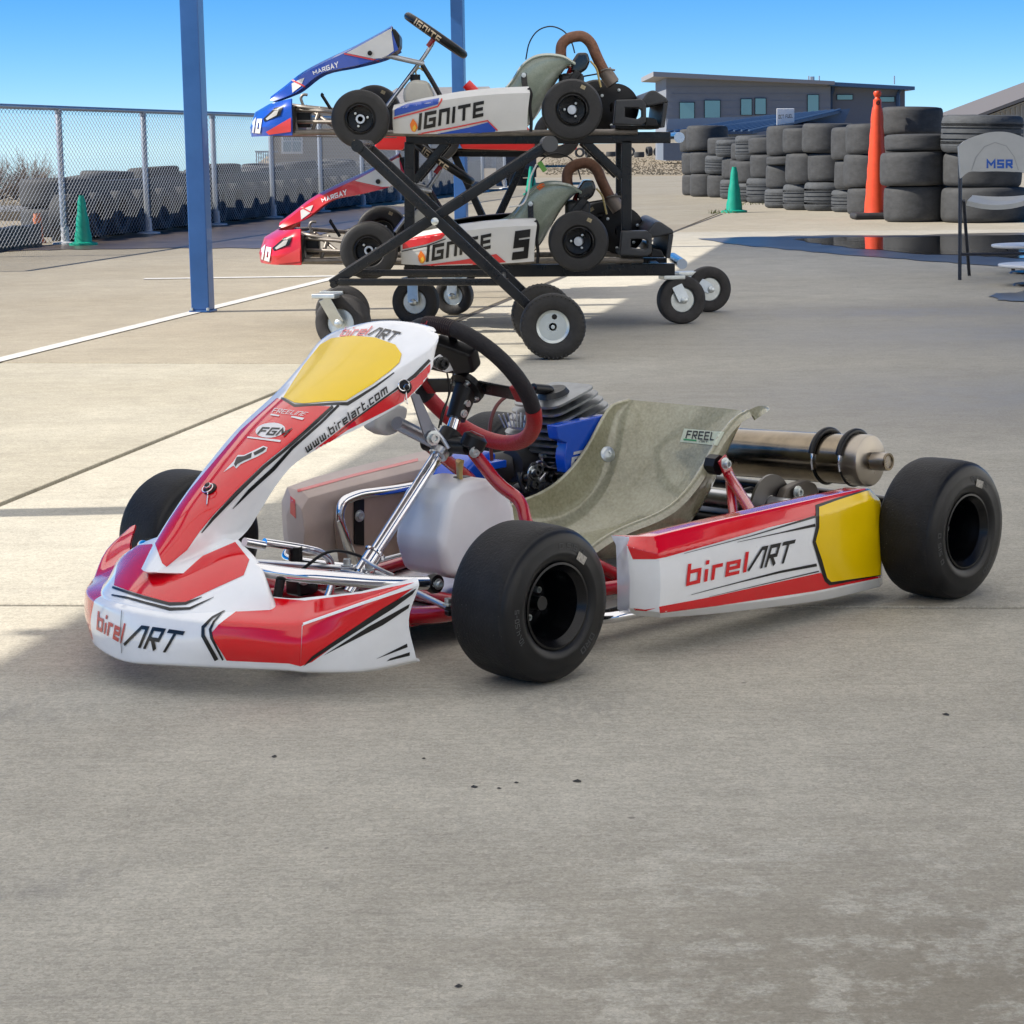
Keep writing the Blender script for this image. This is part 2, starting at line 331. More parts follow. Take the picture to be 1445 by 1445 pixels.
def strokes(text, t=.17, gap=.2):
    """list of quads in text space, normalised so the text is 0..1 wide and 0..1 high"""
    x = t / 2; Q = []
    for ch in text:
        wd, pls = GL[ch]
        for pl in pls:
            closed = pl[0] == pl[-1] and len(pl) > 2; P = [Vector((x + p[0], t / 2 + p[1] * (1 - t))) for p in pl]
            if closed: P = P[:-1]
            n = len(P); L, Rr = [], []
            for i in range(n):
                a = P[i - 1] if (i or closed) else None; c = P[(i + 1) % n] if (i < n - 1 or closed) else None
                d1 = (P[i] - a).normalized() if a is not None else None; d2 = (c - P[i]).normalized() if c is not None else None
                if d1 is None: nn = Vector((-d2.y, d2.x)); k = 1; e = -d2 * t / 2 * (0 if len(pl) == 2 else .0)
                elif d2 is None: nn = Vector((-d1.y, d1.x)); k = 1
                else:
                    n1, n2 = Vector((-d1.y, d1.x)), Vector((-d2.y, d2.x)); nn = (n1 + n2)
                    nn = nn.normalized() if nn.length > 1e-6 else n1; k = min(1 / max(nn.dot(n1), .35), 2.2)
                L.append(P[i] + nn * (t / 2 * k)); Rr.append(P[i] - nn * (t / 2 * k))
            if not closed:
                d1 = (P[0] - P[1]).normalized() * t / 2; d2 = (P[-1] - P[-2]).normalized() * t / 2
                if len(pl) > 2 or True:
                    L[0] += d1; Rr[0] += d1; L[-1] += d2; Rr[-1] += d2
            for i in range(n if closed else n - 1):
                j = (i + 1) % n; Q.append([L[i], L[j], Rr[j], Rr[i]])
        x += wd + t + gap
    W = x - gap - t / 2
    return [[(p.x / W, p.y) for p in q] for q in Q]
def text_px(name, fr, o, text, quad, m, t=.17, gap=.2, parent=None, off=.0016, cell=9):
    """quad: bottom left, bottom right, top right, top left in photo pixels"""
    bl, br, tr, tl = quad
    def mp(p):
        a, b = p; return tuple((bl[i] * (1 - a) + br[i] * a) * (1 - b) + (tl[i] * (1 - a) + tr[i] * a) * b for i in (0, 1))
    return decal(name, fr, o, [[mp(p) for p in q] for q in strokes(text, t, gap)], m, parent, off, cell, conv=True)
def band(pts, wds):
    """stroke polygon along pixel points, width per point"""
    P = [Vector(p) for p in pts]; L, Rr = [], []
    for i, p in enumerate(P):
        d = (P[min(i + 1, len(P) - 1)] - P[max(i - 1, 0)]).normalized(); n = Vector((-d.y, d.x)); wd = wds[i] if isinstance(wds, (list, tuple)) else wds
        L.append(p + n * wd / 2); Rr.append(p - n * wd / 2)
    return [[tuple(L[i]), tuple(L[i + 1]), tuple(Rr[i + 1]), tuple(Rr[i])] for i in range(len(P) - 1)]
# ================================================================== setting
def nodes_of(name):
    m = bpy.data.materials.new(name); m.use_nodes = True; return m, m.node_tree.nodes, m.node_tree.links, m.node_tree.nodes['Principled BSDF']
def noise(n, l, vec, scale, detail=6, rough=.6, sc=None):
    if sc:
        mp = n.new('ShaderNodeMapping'); mp.inputs['Scale'].default_value = sc; mp.inputs['Rotation'].default_value = (0, 0, AZ * .5); l.new(vec, mp.inputs[0]); vec = mp.outputs[0]
    t = n.new('ShaderNodeTexNoise'); t.inputs['Scale'].default_value = scale; t.inputs['Detail'].default_value = detail; t.inputs['Roughness'].default_value = rough
    l.new(vec, t.inputs['Vector']); return t.outputs['Fac']
def rng(n, l, v, a, b, c, d):
    r = n.new('ShaderNodeMapRange'); 
    for i, x in enumerate((a, b, c, d)): r.inputs[i + 1].default_value = x
    l.new(v, r.inputs[0]); return r.outputs[0]
def math_(n, l, op, a, b):
    k = n.new('ShaderNodeMath'); k.operation = op
    for i, x in enumerate((a, b)):
        if isinstance(x, (int, float)): k.inputs[i].default_value = x
        else: l.new(x, k.inputs[i])
    return k.outputs[0]
def mixc(n, l, f, a, b, mode='MIX'):
    k = n.new('ShaderNodeMix'); k.data_type = 'RGBA'; k.blend_type = mode
    for i, x in ((0, f), (6, a), (7, b)):
        if isinstance(x, (int, float)): k.inputs[i].default_value = x
        elif isinstance(x, tuple): k.inputs[i].default_value = (*x, 1)
        else: l.new(x, k.inputs[i])
    return k.outputs[2]
def blob(n, l, vec, cx, cy, rx, ry, rot=0, soft=.5):
    """1 inside an ellipse on the ground, 0 outside"""
    mp = n.new('ShaderNodeMapping'); mp.vector_type = 'TEXTURE'; mp.inputs['Location'].default_value = (cx, cy, 0); mp.inputs['Rotation'].default_value = (0, 0, rot); mp.inputs['Scale'].default_value = (rx, ry, 1e6)
    l.new(vec, mp.inputs[0]); ln = n.new('ShaderNodeVectorMath'); ln.operation = 'LENGTH'; l.new(mp.outputs[0], ln.inputs[0])
    return rng(n, l, ln.outputs['Value'], 1 - soft, 1 + soft, 1, 0)
def concrete():
    m, n, l, b = nodes_of('broomed_concrete'); tc = n.new('ShaderNodeTexCoord'); v = tc.outputs['Object']
    oi = n.new('ShaderNodeObjectInfo')
    big = noise(n, l, v, .55, 5); mid = noise(n, l, v, 3.2, 7, .7); fine = noise(n, l, v, 260, 5, .85)
    brm = noise(n, l, v, 1, 5, .7, (2.2, 75, 1)); brm2 = noise(n, l, v, 1, 4, .6, (9, 260, 1)); peb = noise(n, l, v, 38, 3, .5)
    c = mixc(n, l, rng(n, l, big, .3, .7, 0, 1), (.395, .365, .298), (.46, .436, .372))
    c = mixc(n, l, 1, c, oi.outputs['Color'], 'MULTIPLY')
    k = math_(n, l, 'MULTIPLY', rng(n, l, mid, .25, .75, .86, 1.14), rng(n, l, brm, .25, .75, .92, 1.08))
    k = math_(n, l, 'MULTIPLY', k, rng(n, l, brm2, .28, .72, .89, 1.10)); k = math_(n, l, 'MULTIPLY', k, rng(n, l, fine, .30, .70, .68, 1.30))
    v3 = n.new('ShaderNodeTexVoronoi'); v3.inputs['Scale'].default_value = 170; l.new(v, v3.inputs[0]); sx = n.new('ShaderNodeSeparateColor'); l.new(v3.outputs['Color'], sx.inputs[0])
    k = math_(n, l, 'MULTIPLY', k, rng(n, l, sx.outputs[0], 0, 1, .86, 1.13)); k = math_(n, l, 'MULTIPLY', k, rng(n, l, noise(n, l, v, 11, 6, .75), .3, .7, .91, 1.08))
    c = mixc(n, l, 1, c, k, 'MULTIPLY')
    # small dark pits and flecks
    vo = n.new('ShaderNodeTexVoronoi'); vo.inputs['Scale'].default_value = 5.5; vo.inputs['Randomness'].default_value = 1; l.new(v, vo.inputs[0])
    wob = math_(n, l, 'ADD', vo.outputs['Distance'], rng(n, l, peb, .2, .8, -.035, .045))
    c = mixc(n, l, rng(n, l, wob, .018, .035, .6, 0), c, (.08, .075, .07))
    vo2 = n.new('ShaderNodeTexVoronoi'); vo2.inputs['Scale'].default_value = 27; l.new(v, vo2.inputs[0])
    c = mixc(n, l, rng(n, l, vo2.outputs['Distance'], .03, .10, .38, 0), c, (.12, .11, .10))
    # rubber scuffs, long and faint
    sc = noise(n, l, v, 1, 3, .5, (.9, 7, 1)); c = mixc(n, l, rng(n, l, sc, .64, .76, 0, .14), c, (.15, .145, .14))
    # damp brown stain near the right foreground, damp patches further back
    sp = noise(n, l, v, 26, 6, .75); spb = rng(n, l, noise(n, l, v, 8, 5, .65), .3, .7, -.28, .28)
    p1 = G(1330, 1400); d1 = math_(n, l, 'MULTIPLY', blob(n, l, v, p1.x, p1.y, .42, .40, 0, .9), rng(n, l, math_(n, l, 'ADD', sp, spb), .36, .52, 0, 1))
    c = mixc(n, l, math_(n, l, 'MULTIPLY', d1, .62), c, (.195, .165, .115))
    wetf = None
    for (u, vv, rx, ry) in ((1330, 440, 1.25, .55), (1420, 470, 1.3, .9), (1400, 560, .9, .8), (1240, 443, 1.0, .22)):
        p = G(u, vv); d = math_(n, l, 'MULTIPLY', blob(n, l, v, p.x, p.y, rx, ry, 0, .8), rng(n, l, math_(n, l, 'ADD', mid, spb), .1, .55, .3, 1))
        wetf = d if wetf is None else math_(n, l, 'MAXIMUM', wetf, d)
    c = mixc(n, l, math_(n, l, 'MULTIPLY', wetf, .60), c, (.135, .12, .105))
    for (u, vv, rx, ry) in ((805, 1000, .10, .10), (60, 1250, .12, .05), (30, 1000, .10, .10)):     # tyre marks
        p = G(u, vv); tr = noise(n, l, v, 1, 3, .6, (60, 12, 1))
        c = mixc(n, l, math_(n, l, 'MULTIPLY', blob(n, l, v, p.x, p.y, rx, ry, .6, .7), rng(n, l, tr, .4, .6, 0, .22)), c, (.12, .12, .125))
    l.new(c, b.inputs['Base Color'])
    l.new(math_(n, l, 'SUBTRACT', .86, math_(n, l, 'MULTIPLY', wetf, .42)), b.inputs['Roughness'])
    h = math_(n, l, 'ADD', math_(n, l, 'MULTIPLY', brm, .6), math_(n, l, 'MULTIPLY', fine, .5))
    bp = n.new('ShaderNodeBump'); bp.inputs['Strength'].default_value = .5; bp.inputs['Distance'].default_value = .0035; l.new(h, bp.inputs['Height']); l.new(bp.outputs[0], b.inputs['Normal'])
    return m
CONC = concrete()
def earth():
    m, n, l, b = nodes_of('dry_winter_grass'); tc = n.new('ShaderNodeTexCoord'); v = tc.outputs['Object']
    a = noise(n, l, v, .12, 6, .65); f = noise(n, l, v, 2.5, 8, .75); g = noise(n, l, v, 14, 4, .7)
    c = mixc(n, l, rng(n, l, a, .35, .65, 0, 1), (.36, .285, .185), (.27, .235, .16)); c = mixc(n, l, rng(n, l, f, .35, .7, 0, .7), c, (.45, .37, .26))
    c = mixc(n, l, rng(n, l, g, .45, .8, 0, .5), c, (.16, .14, .09)); l.new(c, b.inputs['Base Color']); b.inputs['Roughness'].default_value = .95
    return m
def tz(x, y):
    '''the field falls away to the left beyond the fence'''
    u = x / max(y, 1); f = min(1, max(0, (-.100 - u) / .03)); f = f * f * (3 - 2 * f); return -.06 - .0172 * max(0, y - 27) * f
ys = [-300, -60, -10, 5, 12, 18, 22, 25, 27, 29, 32, 36, 41, 47, 55, 65, 80, 100, 130, 180, 260, 400, 700, 1200, 2200]; us = [-3, -1.5, -.8, -.5, -.35, -.25, -.2, -.17, -.15] + [-.14 + .004 * k for k in range(14)] + [-.08, -.05, 0, .1, .2, .35, .6, 1, 2, 3]
gv = []
for y in ys:
    for u in us: x = u * max(abs(y), 150 if y < 5 else 60 if y < 30 else y); gv.append((x, y, tz(x, y)))
nu_ = len(us); g = MB().add(gv, [(a * nu_ + b, a * nu_ + b + 1, (a + 1) * nu_ + b + 1, (a + 1) * nu_ + b) for a in range(len(ys) - 1) for b in range(nu_ - 1)]).build('ground', earth(), None, 60); g['kind'] = 'structure'
def GT(u, v):
    y = 28.
    for k in range(4000):
        q = WF.K(u, v, y=y)
        if q.z <= tz(q.x, q.y): return q
        y *= 1.002
    return q
# concrete apron: slabs with open joints over a dark joint bed
pv = MB().prism([AQ(-8, -9.6, -.05), AQ(-8, 16, -.05), AQ(58, 16, -.05), AQ(58, -9.6, -.05)], (0, 0, .032)).build('pavement', mat('joint_bed', (.055, .05, .042), .9, var=.4, vscale=20)); pv['kind'] = 'structure'
def slab(qa, qb, aa, ab, col, jw=.011):
    '''aa, ab: (a at q = 0, slope) of the near and far edge'''
    j = jw / 2; pts = []
    for q in (qa, qb): pts.append(AQ(aa[0] + j + aa[1] * q, q + (j if q == qa else -j)))
    for q in (qb, qa): pts.append(AQ(ab[0] - j + ab[1] * q, q + (j if q == qa else -j)))
    o = MB().prism([p - Vector((0, 0, .045)) for p in pts], (0, 0, .045)).build('slab', CONC, pv, bevel=.004, seg=1); o.color = (*col, 1); return o
J2 = (4.194, .0925); L_ = lambda a: (a, 0.)
Q = (-9.6, -2.276, 5.2, 16)
A_L = [L_(-8), J2] + [L_(a) for a in (8.83, 17.2, 24, 32, 41, 50, 58)]; A_M = [L_(-8), J2] + [L_(a) for a in (16.6, 22.0, 27, 32, 41, 50, 58)]
tint = {1: (.86, .85, .81), 2: (.74, .70, .635), 3: (.72, .68, .62)}
for i in range(len(A_L) - 1): slab(Q[0], Q[1], A_L[i], A_L[i + 1], tint.get(i, (.80, .77, .71) if i else (.97, .96, .94)), jw=.028 if i < 3 else .024)
for k in (1, 2):
    for i in range(len(A_M) - 1): slab(Q[k], Q[k + 1], A_M[i], A_M[i + 1], (1, 1, .99) if i < 3 else (.92, .88, .81), jw=.022 if i < 2 else .024)
PAINT = mat('worn_white_paint', (.55, .54, .51), .7, var=.15, vscale=14)
def stripe(name, a, b, wd, label):
    a, b = Vector(a), Vector(b); d = (b - a).normalized(); s_ = Vector((d.y, -d.x, 0)) * wd / 2
    o = MB().add([p + Vector((0, 0, .004)) for p in (a - s_, b - s_, b + s_, a + s_)], [(0, 1, 2, 3)]).build(name, PAINT); o['kind'] = 'structure'; return o
stripe('painted_line', AQ(6.5, -3.86), AQ(18.4, -3.86), .085, '')
p_, q_ = G(203, 394), G(480, 390); stripe('painted_line', p_, q_, .13, '')
# a crack/joint that runs from under the rack to the far green cone
jn = MB(); pts = [G(u, v, .002) for u, v in ((560, 489), (680, 438), (724, 420), (770, 401), (954, 326), (1019, 302))]
for a, b in zip(pts[:-1], pts[1:]):
    d = (b - a).normalized(); s_ = Vector((d.y, -d.x, 0)) * .014; jn.add([a - s_, b - s_, b + s_, a + s_], [(0, 1, 2, 3)])
jn.build('sealed_crack', mat('joint_sealant', (.07, .062, .055), .8, var=.3, vscale=30), pv)
# water
def wet(name, pxs, lvl, col, rough, nz=0):
    pts = [G(u, v, lvl) for u, v in pxs]; pts = spline(pts + [pts[0]], 6)[:-1]
    jit = [p + Vector((rnd.uniform(-.03, .03), rnd.uniform(-.1, .1), 0)) for p in pts]
    m, n, l, b = nodes_of('standing_water_' + name); b.inputs['Roughness'].default_value = rough; b.inputs['Specular IOR Level'].default_value = .5; b.inputs['IOR'].default_value = 1.33
    tc = n.new('ShaderNodeTexCoord'); f = noise(n, l, tc.outputs['Object'], 2.2, 6, .7); l.new(mixc(n, l, rng(n, l, f, .35, .65, 0, 1), col, tuple(c * .55 for c in col)), b.inputs['Base Color'])
    if nz:
        bp = n.new('ShaderNodeBump'); bp.inputs['Strength'].default_value = min(1, nz); bp.inputs['Distance'].default_value = .004 * max(1, nz); l.new(noise(n, l, tc.outputs['Object'], 1, 3, .5, (2, 9, 1)), bp.inputs['Height']); l.new(bp.outputs[0], b.inputs['Normal'])
    o = MB().add(jit, [tuple(range(len(jit)))]).build('puddle', m); o['kind'] = 'structure'; return o
wet('film', [(985, 336), (1120, 332.5), (1300, 331), (1480, 330), (1490, 376), (1390, 374), (1280, 366), (1150, 355), (1050, 346)], .0045, (.16, .15, .135), .30)
wet('a', [(1120, 337), (1200, 334.5), (1300, 334), (1460, 333), (1470, 362), (1390, 361), (1290, 357), (1200, 349), (1150, 343)], .0075, (.06, .055, .05), .03, .25)
wet('b', [(1395, 417), (1440, 411), (1480, 411), (1480, 424), (1420, 424)], .005, (.16, .15, .14), .28)
wet('c', [(-20, 356), (90, 352), (270, 350), (395, 349), (440, 335), (560, 305), (580, 293), (500, 291), (375, 307), (203, 329), (90, 343), (-20, 356)], .005, (.15, .115, .09), .30)
# ------------------------------------------------------------------ canopy that shades the foreground
BLUEST = mat('blue_painted_steel', (.022, .10, .30), .38, coat=.25, var=.12, vscale=5, rvar=.08)
HC = 3.0; qe = -1.55 - HC / math.tan(SUN_EL) * .985; q2e = 1.25; as_ = -7; ae = 20.49 - HC / math.tan(SUN_EL) * .177
cn = empty('canopy', AQ(8, -1), 'steel canopy roof overhead that shades the concrete apron', 'canopy')
def inv(o): o.location = -cn.location; return o
def opal():
    m = bpy.data.materials.new('opal_polycarbonate_sheet'); m.use_nodes = True; n = m.node_tree.nodes; l = m.node_tree.links
    t = n.new('ShaderNodeBsdfTranslucent'); t.inputs[0].default_value = (.97, .96, .92, 1); d = n.new('ShaderNodeBsdfDiffuse'); d.inputs[0].default_value = (.9, .9, .88, 1)
    x = n.new('ShaderNodeMixShader'); x.inputs[0].default_value = .22; l.new(t.outputs[0], x.inputs[1]); l.new(d.outputs[0], x.inputs[2]); l.new(x.outputs[0], n['Material Output'].inputs[0]); return m
OPAL = opal(); nq = 8
for k in range(nq):
    a0, a1 = as_ + (ae - as_) * k / nq, as_ + (ae - as_) * (k + 1) / nq
    inv(MB().add([AQ(a0 + .004, qe, HC), AQ(a0 + .004, q2e, HC), AQ(a1 - .004, q2e, HC), AQ(a1 - .004, qe, HC)], [(0, 1, 2, 3)]).build('roof_sheet', OPAL, cn))
    inv(MB().bar(AQ(a0, qe + .02, HC - .04), AQ(a0, q2e - .02, HC - .04), .05, .07).build('rafter', mat('white_rafter', (.7, .7, .7), .5), cn))
inv(MB().bar(AQ(as_, 1.1, HC - .19), AQ(ae, 1.1, HC - .19), .12, .2).build('beam', BLUEST, cn))
inv(MB().bar(AQ(as_, -3.81, HC - .19), AQ(ae, -3.81, HC - .19), .12, .2).build('beam', BLUEST, cn))
def post(a, q, label, group='blue canopy posts'):
    p = AQ(a, q); t = empty('canopy_post', p, label, 'post', group, rz=-AZ)
    MB().box((-.052, -.052, .012), (.052, .052, HC - .30)).build('post', BLUEST, t, bevel=.006)
    MB().box((-.062, -.062, .0), (.062, .062, .012)).build('base_plate', BLUEST, t, bevel=.003)
    for sx in (-1, 1): MB().lathe([(.009, .012), (.009, .026), (.0, .028)], (sx * .046, -.058, 0), (0, 0, 1), 8).build('bolt', ZINC, t)
    return t
post(11.66, -3.825, 'blue steel canopy post standing on the white painted line')
post(18.5, -3.73, 'blue steel canopy post rising behind the upper kart steering wheel')
post(4.75, -3.8, 'blue steel canopy post left of the picture that throws a shadow band')
post(3.0, 1.1, 'blue canopy post right of the picture, nearer the camera'); post(-5.5, 1.1, 'blue canopy post behind the camera')
# added garage block out of view; its sunlit white wall bounces fill onto the kart
pg = empty('bounce_garage', AQ(2, 5.4), 'added white ribbed garage right of the canopy, out of view, that bounces sunlight onto the kart', 'building')
WMET = mat('white_bounce_metal', (.80, .80, .78), .5, var=.04, vscale=2)
def ginv(o): o.location = -pg.location; return o
ginv(MB().prism([AQ(-10, 5.4), AQ(12.5, 5.4), AQ(12.5, 13), AQ(-10, 13)], (0, 0, 4.2)).build('wall', WMET, pg))
ginv(MB().prism([AQ(-10.3, 5.2, 4.2), AQ(12.8, 5.2, 4.2), AQ(12.8, 13.3, 4.9), AQ(-10.3, 13.3, 4.9)], (0, 0, .12)).build('roof', mat('grey_metal_roof', (.35, .36, .37), .5), pg))
for k in range(46): ginv(MB().bar(AQ(-9.9 + k * .49, 5.39, 0), AQ(-9.9 + k * .49, 5.39, 4.15), .04, .05).build('wall_rib', WMET, pg))
for a0 in (-8.5, -3.2, 2.1, 7.4):
    dr = ginv(MB().prism([AQ(a0, 5.34, .02), AQ(a0 + 3.2, 5.34, .02), AQ(a0 + 3.2, 5.34, 3.0), AQ(a0, 5.34, 3.0)], AQ(0, .05)).build('roller_door', mat('pale_roller_door', (.70, .71, .72), .45), pg))
    for k in range(9): MB().bar(AQ(a0 + .05, 5.33, .2 + k * .31), AQ(a0 + 3.15, 5.33, .2 + k * .31), .03, .03).build('door_slat', mat('pale_roller_door', (.7, .71, .72)), dr)
# ------------------------------------------------------------------ chain link fence
GALV = mat('galvanised_steel', (.40, .43, .46), .42, .55, var=.12, vscale=9)
fn = empty('chain_link_fence', AQ(15.4, -8.0), 'galvanised chain link fence along the left edge of the apron', 'fence')
def finv(o): o.location = -fn.location; return o
FA = [15.4 + 2.4 * k for k in range(13)]; FH = 1.30
for a in FA:
    P = finv(MB().lathe([(.03, 0), (.03, FH - .02), (.012, FH + .01)], AQ(a, -8), (0, 0, 1), 12).build('post', GALV, fn, 40))
    ft = MB().lathe([(.13, 0), (.12, .02), (.04, .03), (.035, .17)], AQ(a, -7.99), (0, 0, 1), 12).build('base', mat('pale_footing', (.55, .56, .58), .6, var=.1), P, 40)
    MB().lathe([(.036, FH - .05), (.036, FH - .01)], AQ(a, -8), (0, 0, 1), 12).build('clamp', GALV, P, 40)
finv(MB().tube([AQ(FA[0], -8, FH), AQ(FA[-1], -8, FH)], .024, 10).build('top_rail', GALV, fn, 40))
WIRE = mat('fence_wire', (.50, .53, .56), .4, .4)
for i in range(len(FA) - 1):
    mb = MB(); a0, a1 = FA[i], FA[i + 1]; pitch = .043; nz = 44; dz = (FH - .06) / nz; nx = int((a1 - a0) / pitch); r = .0030
    for k in range(nx + 1):
        a = a0 + k * pitch
        pts = [AQ(a + (pitch / 2 if (z + k) % 2 else -pitch / 2) * 1.05, -7.965 + (.003 if (z + k) % 2 else -.003), .04 + z * dz) for z in range(nz + 1)]
        mb.tube(pts, r, 3, cap=False)
    finv(mb.build('wire_mesh', WIRE, fn, kind='stuff'))
# ------------------------------------------------------------------ tyres
def tyre_prof(R, W, ri, sh=.22):
    a = W / 2
    return [(ri, -a * .80), (ri + (R - ri) * .15, -a * .97), (ri + (R - ri) * .55, -a), (R - R * sh * .36, -a * .96), (R - R * sh * .13, -a * .86), (R - R * sh * .035, -a * .70), (R, -a * .4),
            (R, a * .4), (R - R * sh * .035, a * .70), (R - R * sh * .13, a * .86), (R - R * sh * .36, a * .96), (ri + (R - ri) * .55, a), (ri + (R - ri) * .15, a * .97), (ri, a * .80), (ri + .012, a * .70), (R * .90, a * .72), (R * .90, -a * .72), (ri + .012, -a * .70)]
OLDT = mat('weathered_grey_rubber', (.050, .052, .054), .78, var=.30, vscale=7, bump=.35, bscale=90)
OLDT2 = mat('weathered_tread_rubber', (.070, .076, .082), .8, var=.25, vscale=9, bump=.3, bscale=60)
def tyre_mesh(kind):
    if kind == 'slick': return MB().lathe(tyre_prof(.5, 1, .30, .2), n=40, closed=True)
    pr = tyre_prof(.5, 1, .32, .24); k = 6; gr = []
    for j in range(5):                                   # circumferential grooves
        y = -.30 + j * .15; gr += [(.5, y - .022), (.476, y - .018), (.476, y + .018), (.5, y + .022)]
    mb = MB().lathe(pr[:k + 1] + gr + pr[k + 1:], n=56, closed=True)
    for v in mb.v:                                       # tread blocks along the shoulders
        if .36 < abs(v.z) < .44 and math.hypot(v.x, v.y) > .45:
            a = int(round(math.atan2(v.y, v.x) / (2 * math.pi / 56)))
            if a % 2: v.x *= .965; v.y *= .965
    return mb
TM = {}
def tyre(kind, label, c, dia, ht, axis=(0, 0, 1), group=None, spin=0, tilt=(0, 0)):
    if kind not in TM:
        o = tyre_mesh(kind).build('tyre', OLDT if kind == 'slick' else OLDT2, None, 35); TM[kind] = o.data; 
    else:
        o = bpy.data.objects.new('tyre', TM[kind]); COL.objects.link(o)
    q = Vector((0, 0, 1)).rotation_difference(Vector(axis)); o.rotation_mode = 'QUATERNION'
    o.rotation_quaternion = Matrix.Rotation(tilt[0], 3, 'X').to_quaternion() @ Matrix.Rotation(tilt[1], 3, 'Y').to_quaternion() @ q @ Matrix.Rotation(spin, 3, 'Z').to_quaternion()
    o.location = c; o.scale = (dia, dia, ht); return tag(o, label, 'tyre', group)
ORD = ['', 'lowest', 'second', 'third', 'fourth', 'fifth']
ORN = ['first', 'second', 'third', 'fourth', 'fifth', 'sixth', 'seventh', 'eighth', 'ninth', 'tenth', 'eleventh', 'twelfth', 'thirteenth', 'fourteenth', 'fifteenth', 'sixteenth', 'seventeenth', 'eighteenth', 'nineteenth', 'twentieth', 'twenty-first', 'twenty-second', 'twenty-third', 'twenty-fourth', 'twenty-fifth', 'twenty-sixth', 'twenty-seventh', 'twenty-eighth', 'twenty-ninth', 'thirtieth']
def stack(left, base, tops, kinds, dia, name, group='tyre stacks right of the apron'):
    p = G(left, base); p.z = 0; d = p.y; c0 = Vector((p.x + dia / 2, p.y + dia * .30, 0)); z = .0; prev = base
    for i, tp in enumerate(tops):
        h = (prev - tp) * d / FPX; prev = tp; k = kinds[i]; dd = dia * rnd.uniform(.95, 1.03)
        off = Vector((rnd.uniform(-.05, .05) if i else 0, rnd.uniform(-.05, .05), 0))
        nm = ('slick tyre' if k == 's' else 'grooved tyre'); pos = ORD[i + 1] if i + 1 < len(tops) else 'topmost'
        tyre('slick' if k == 's' else 'tread', f'{nm}, {pos} in the {name}', c0 + off + Vector((0, 0, z + h / 2)), dd, h * .985, group=group, spin=rnd.uniform(0, 6), tilt=(rnd.uniform(-.025, .025) if i else 0, rnd.uniform(-.03, .03) if i else 0)); z += h
SP = [(963, 276, [247, 216, 184], 'sss', .62), (974, 278, [246, 215, 180], 'sss', .66), (1000, 279, [247, 221, 196], 'sgs', .64), (1016, 281, [254, 223, 199], 'gsg', .64), (1034, 283, [256, 228, 204], 'gss', .64), (1040, 285, [259, 228, 193], 'gsg', .66),
      (1055, 287, [252, 219, 196], 'gss', .66), (1082, 294, [267, 234, 222, 180], 'gsss', .66), (1107, 297, [261, 218, 183], 'gss', .66), (1137, 298, [258, 218, 177], 'gss', .68), (1177, 300, [269, 228, 182], 'gss', .66)]
for i, (lx, by, tp, ks, dia) in enumerate(SP):
    stack(lx, by, tp, ks, dia, f'{ORN[i]} stack from the left of the tyre wall')
stack(1198, 304, [266, 219, 177], 'sss', .68, 'stack directly behind the tall orange post')
stack(1247, 308, [270, 232, 194, 155], 'ssss', .70, 'tall stack behind the big front stack')
stack(1250, 314, [264, 217, 193], 'sss', .72, 'big front stack just right of the orange post')
stack(1336, 315, [266, 219, 166], 'ssg', .88, 'stack right behind the folding chair')
stack(1318, 300, [262, 222, 185, 166], 'ssss', .62, 'back stack between the big front stack and the chair')
for i, (u, v) in enumerate(((862, 221), (874, 222), (889, 221), (902, 222), (916, 220), (929, 221), (940, 222), (951, 219), (961, 221), (845, 222), (830, 222), (818, 222))):
    p = G(u, v); s_ = rnd.uniform(.5, .62); k = i % 3
    tyre('slick', f'small far tyre, {ORN[i]} in the distant row on dry grass', (p.x, p.y, .30 if k else .16), .62, .32, axis=(1, .3, .1) if k == 1 else (.2, 1, .05) if k == 2 else (0, 0, 1), group='distant tyre row')
# tyres and rubber belting behind the fence
BELT = mat('dark_rubber_belting', (.030, .034, .042), .55, var=.25, vscale=4, bump=.3, bscale=30)
def wallstrip(a0, a1, q, h, th, name, label):
    pts = []; n_ = 40
    mb = MB(); P0 = []; 
    for k in range(n_ + 1):
        a = a0 + (a1 - a0) * k / n_; P0.append(AQ(a, q + .02 * math.sin(k * 1.9), 0))
    for k in range(n_):
        p, q2 = P0[k], P0[k + 1]; s_ = AQ(0, -th); hh = h + .015 * math.sin(k * 1.3)
        mb.add([p, q2, q2 + s_, p + s_, p + Vector((0, 0, hh)), q2 + Vector((0, 0, h + .015 * math.sin((k + 1) * 1.3))), q2 + s_ + Vector((0, 0, h)), p + s_ + Vector((0, 0, h))], [(0, 1, 5, 4), (4, 5, 6, 7), (2, 3, 7, 6)] + ([(0, 4, 7, 3)] if k == 0 else []) + ([(1, 2, 6, 5)] if k == n_ - 1 else []))
    o = mb.build(name, BELT, None, 30); return tag(o, label, 'barrier')
wallstrip(21.0, 44, -8.40, .58, .05, 'rubber_belt_wall', 'dark rubber belt barrier behind the tyres along the chain link fence')
wallstrip(15.4, 20.1, -8.2, .20, .10, 'rubber_belt_strip', 'low black rubber strip along the foot of the fence at far left')
for i in range(28):
    a = 20.9 + i * .70
    tyre('slick', f'dark tyre standing upright behind the fence, {ORN[i]} from the green cone', AQ(a, -8.25, .235), .47, .20, axis=AQ(.12 * math.sin(i * 3), 1), group='upright tyres behind the fence', spin=i)
for i in range(16):
    a = 23.2 + i * 1.05
    tyre('slick' if i % 3 else 'tread', f'tyre lying on top of the barrier behind the fence, {ORN[i]} from the left', AQ(a, -8.85 - .2 * (i % 2), .50 + .03 * (i % 3)), .62, .26, group='tyres lying on the fence barrier', spin=i, tilt=(rnd.uniform(-.1, .1), rnd.uniform(-.1, .1)))
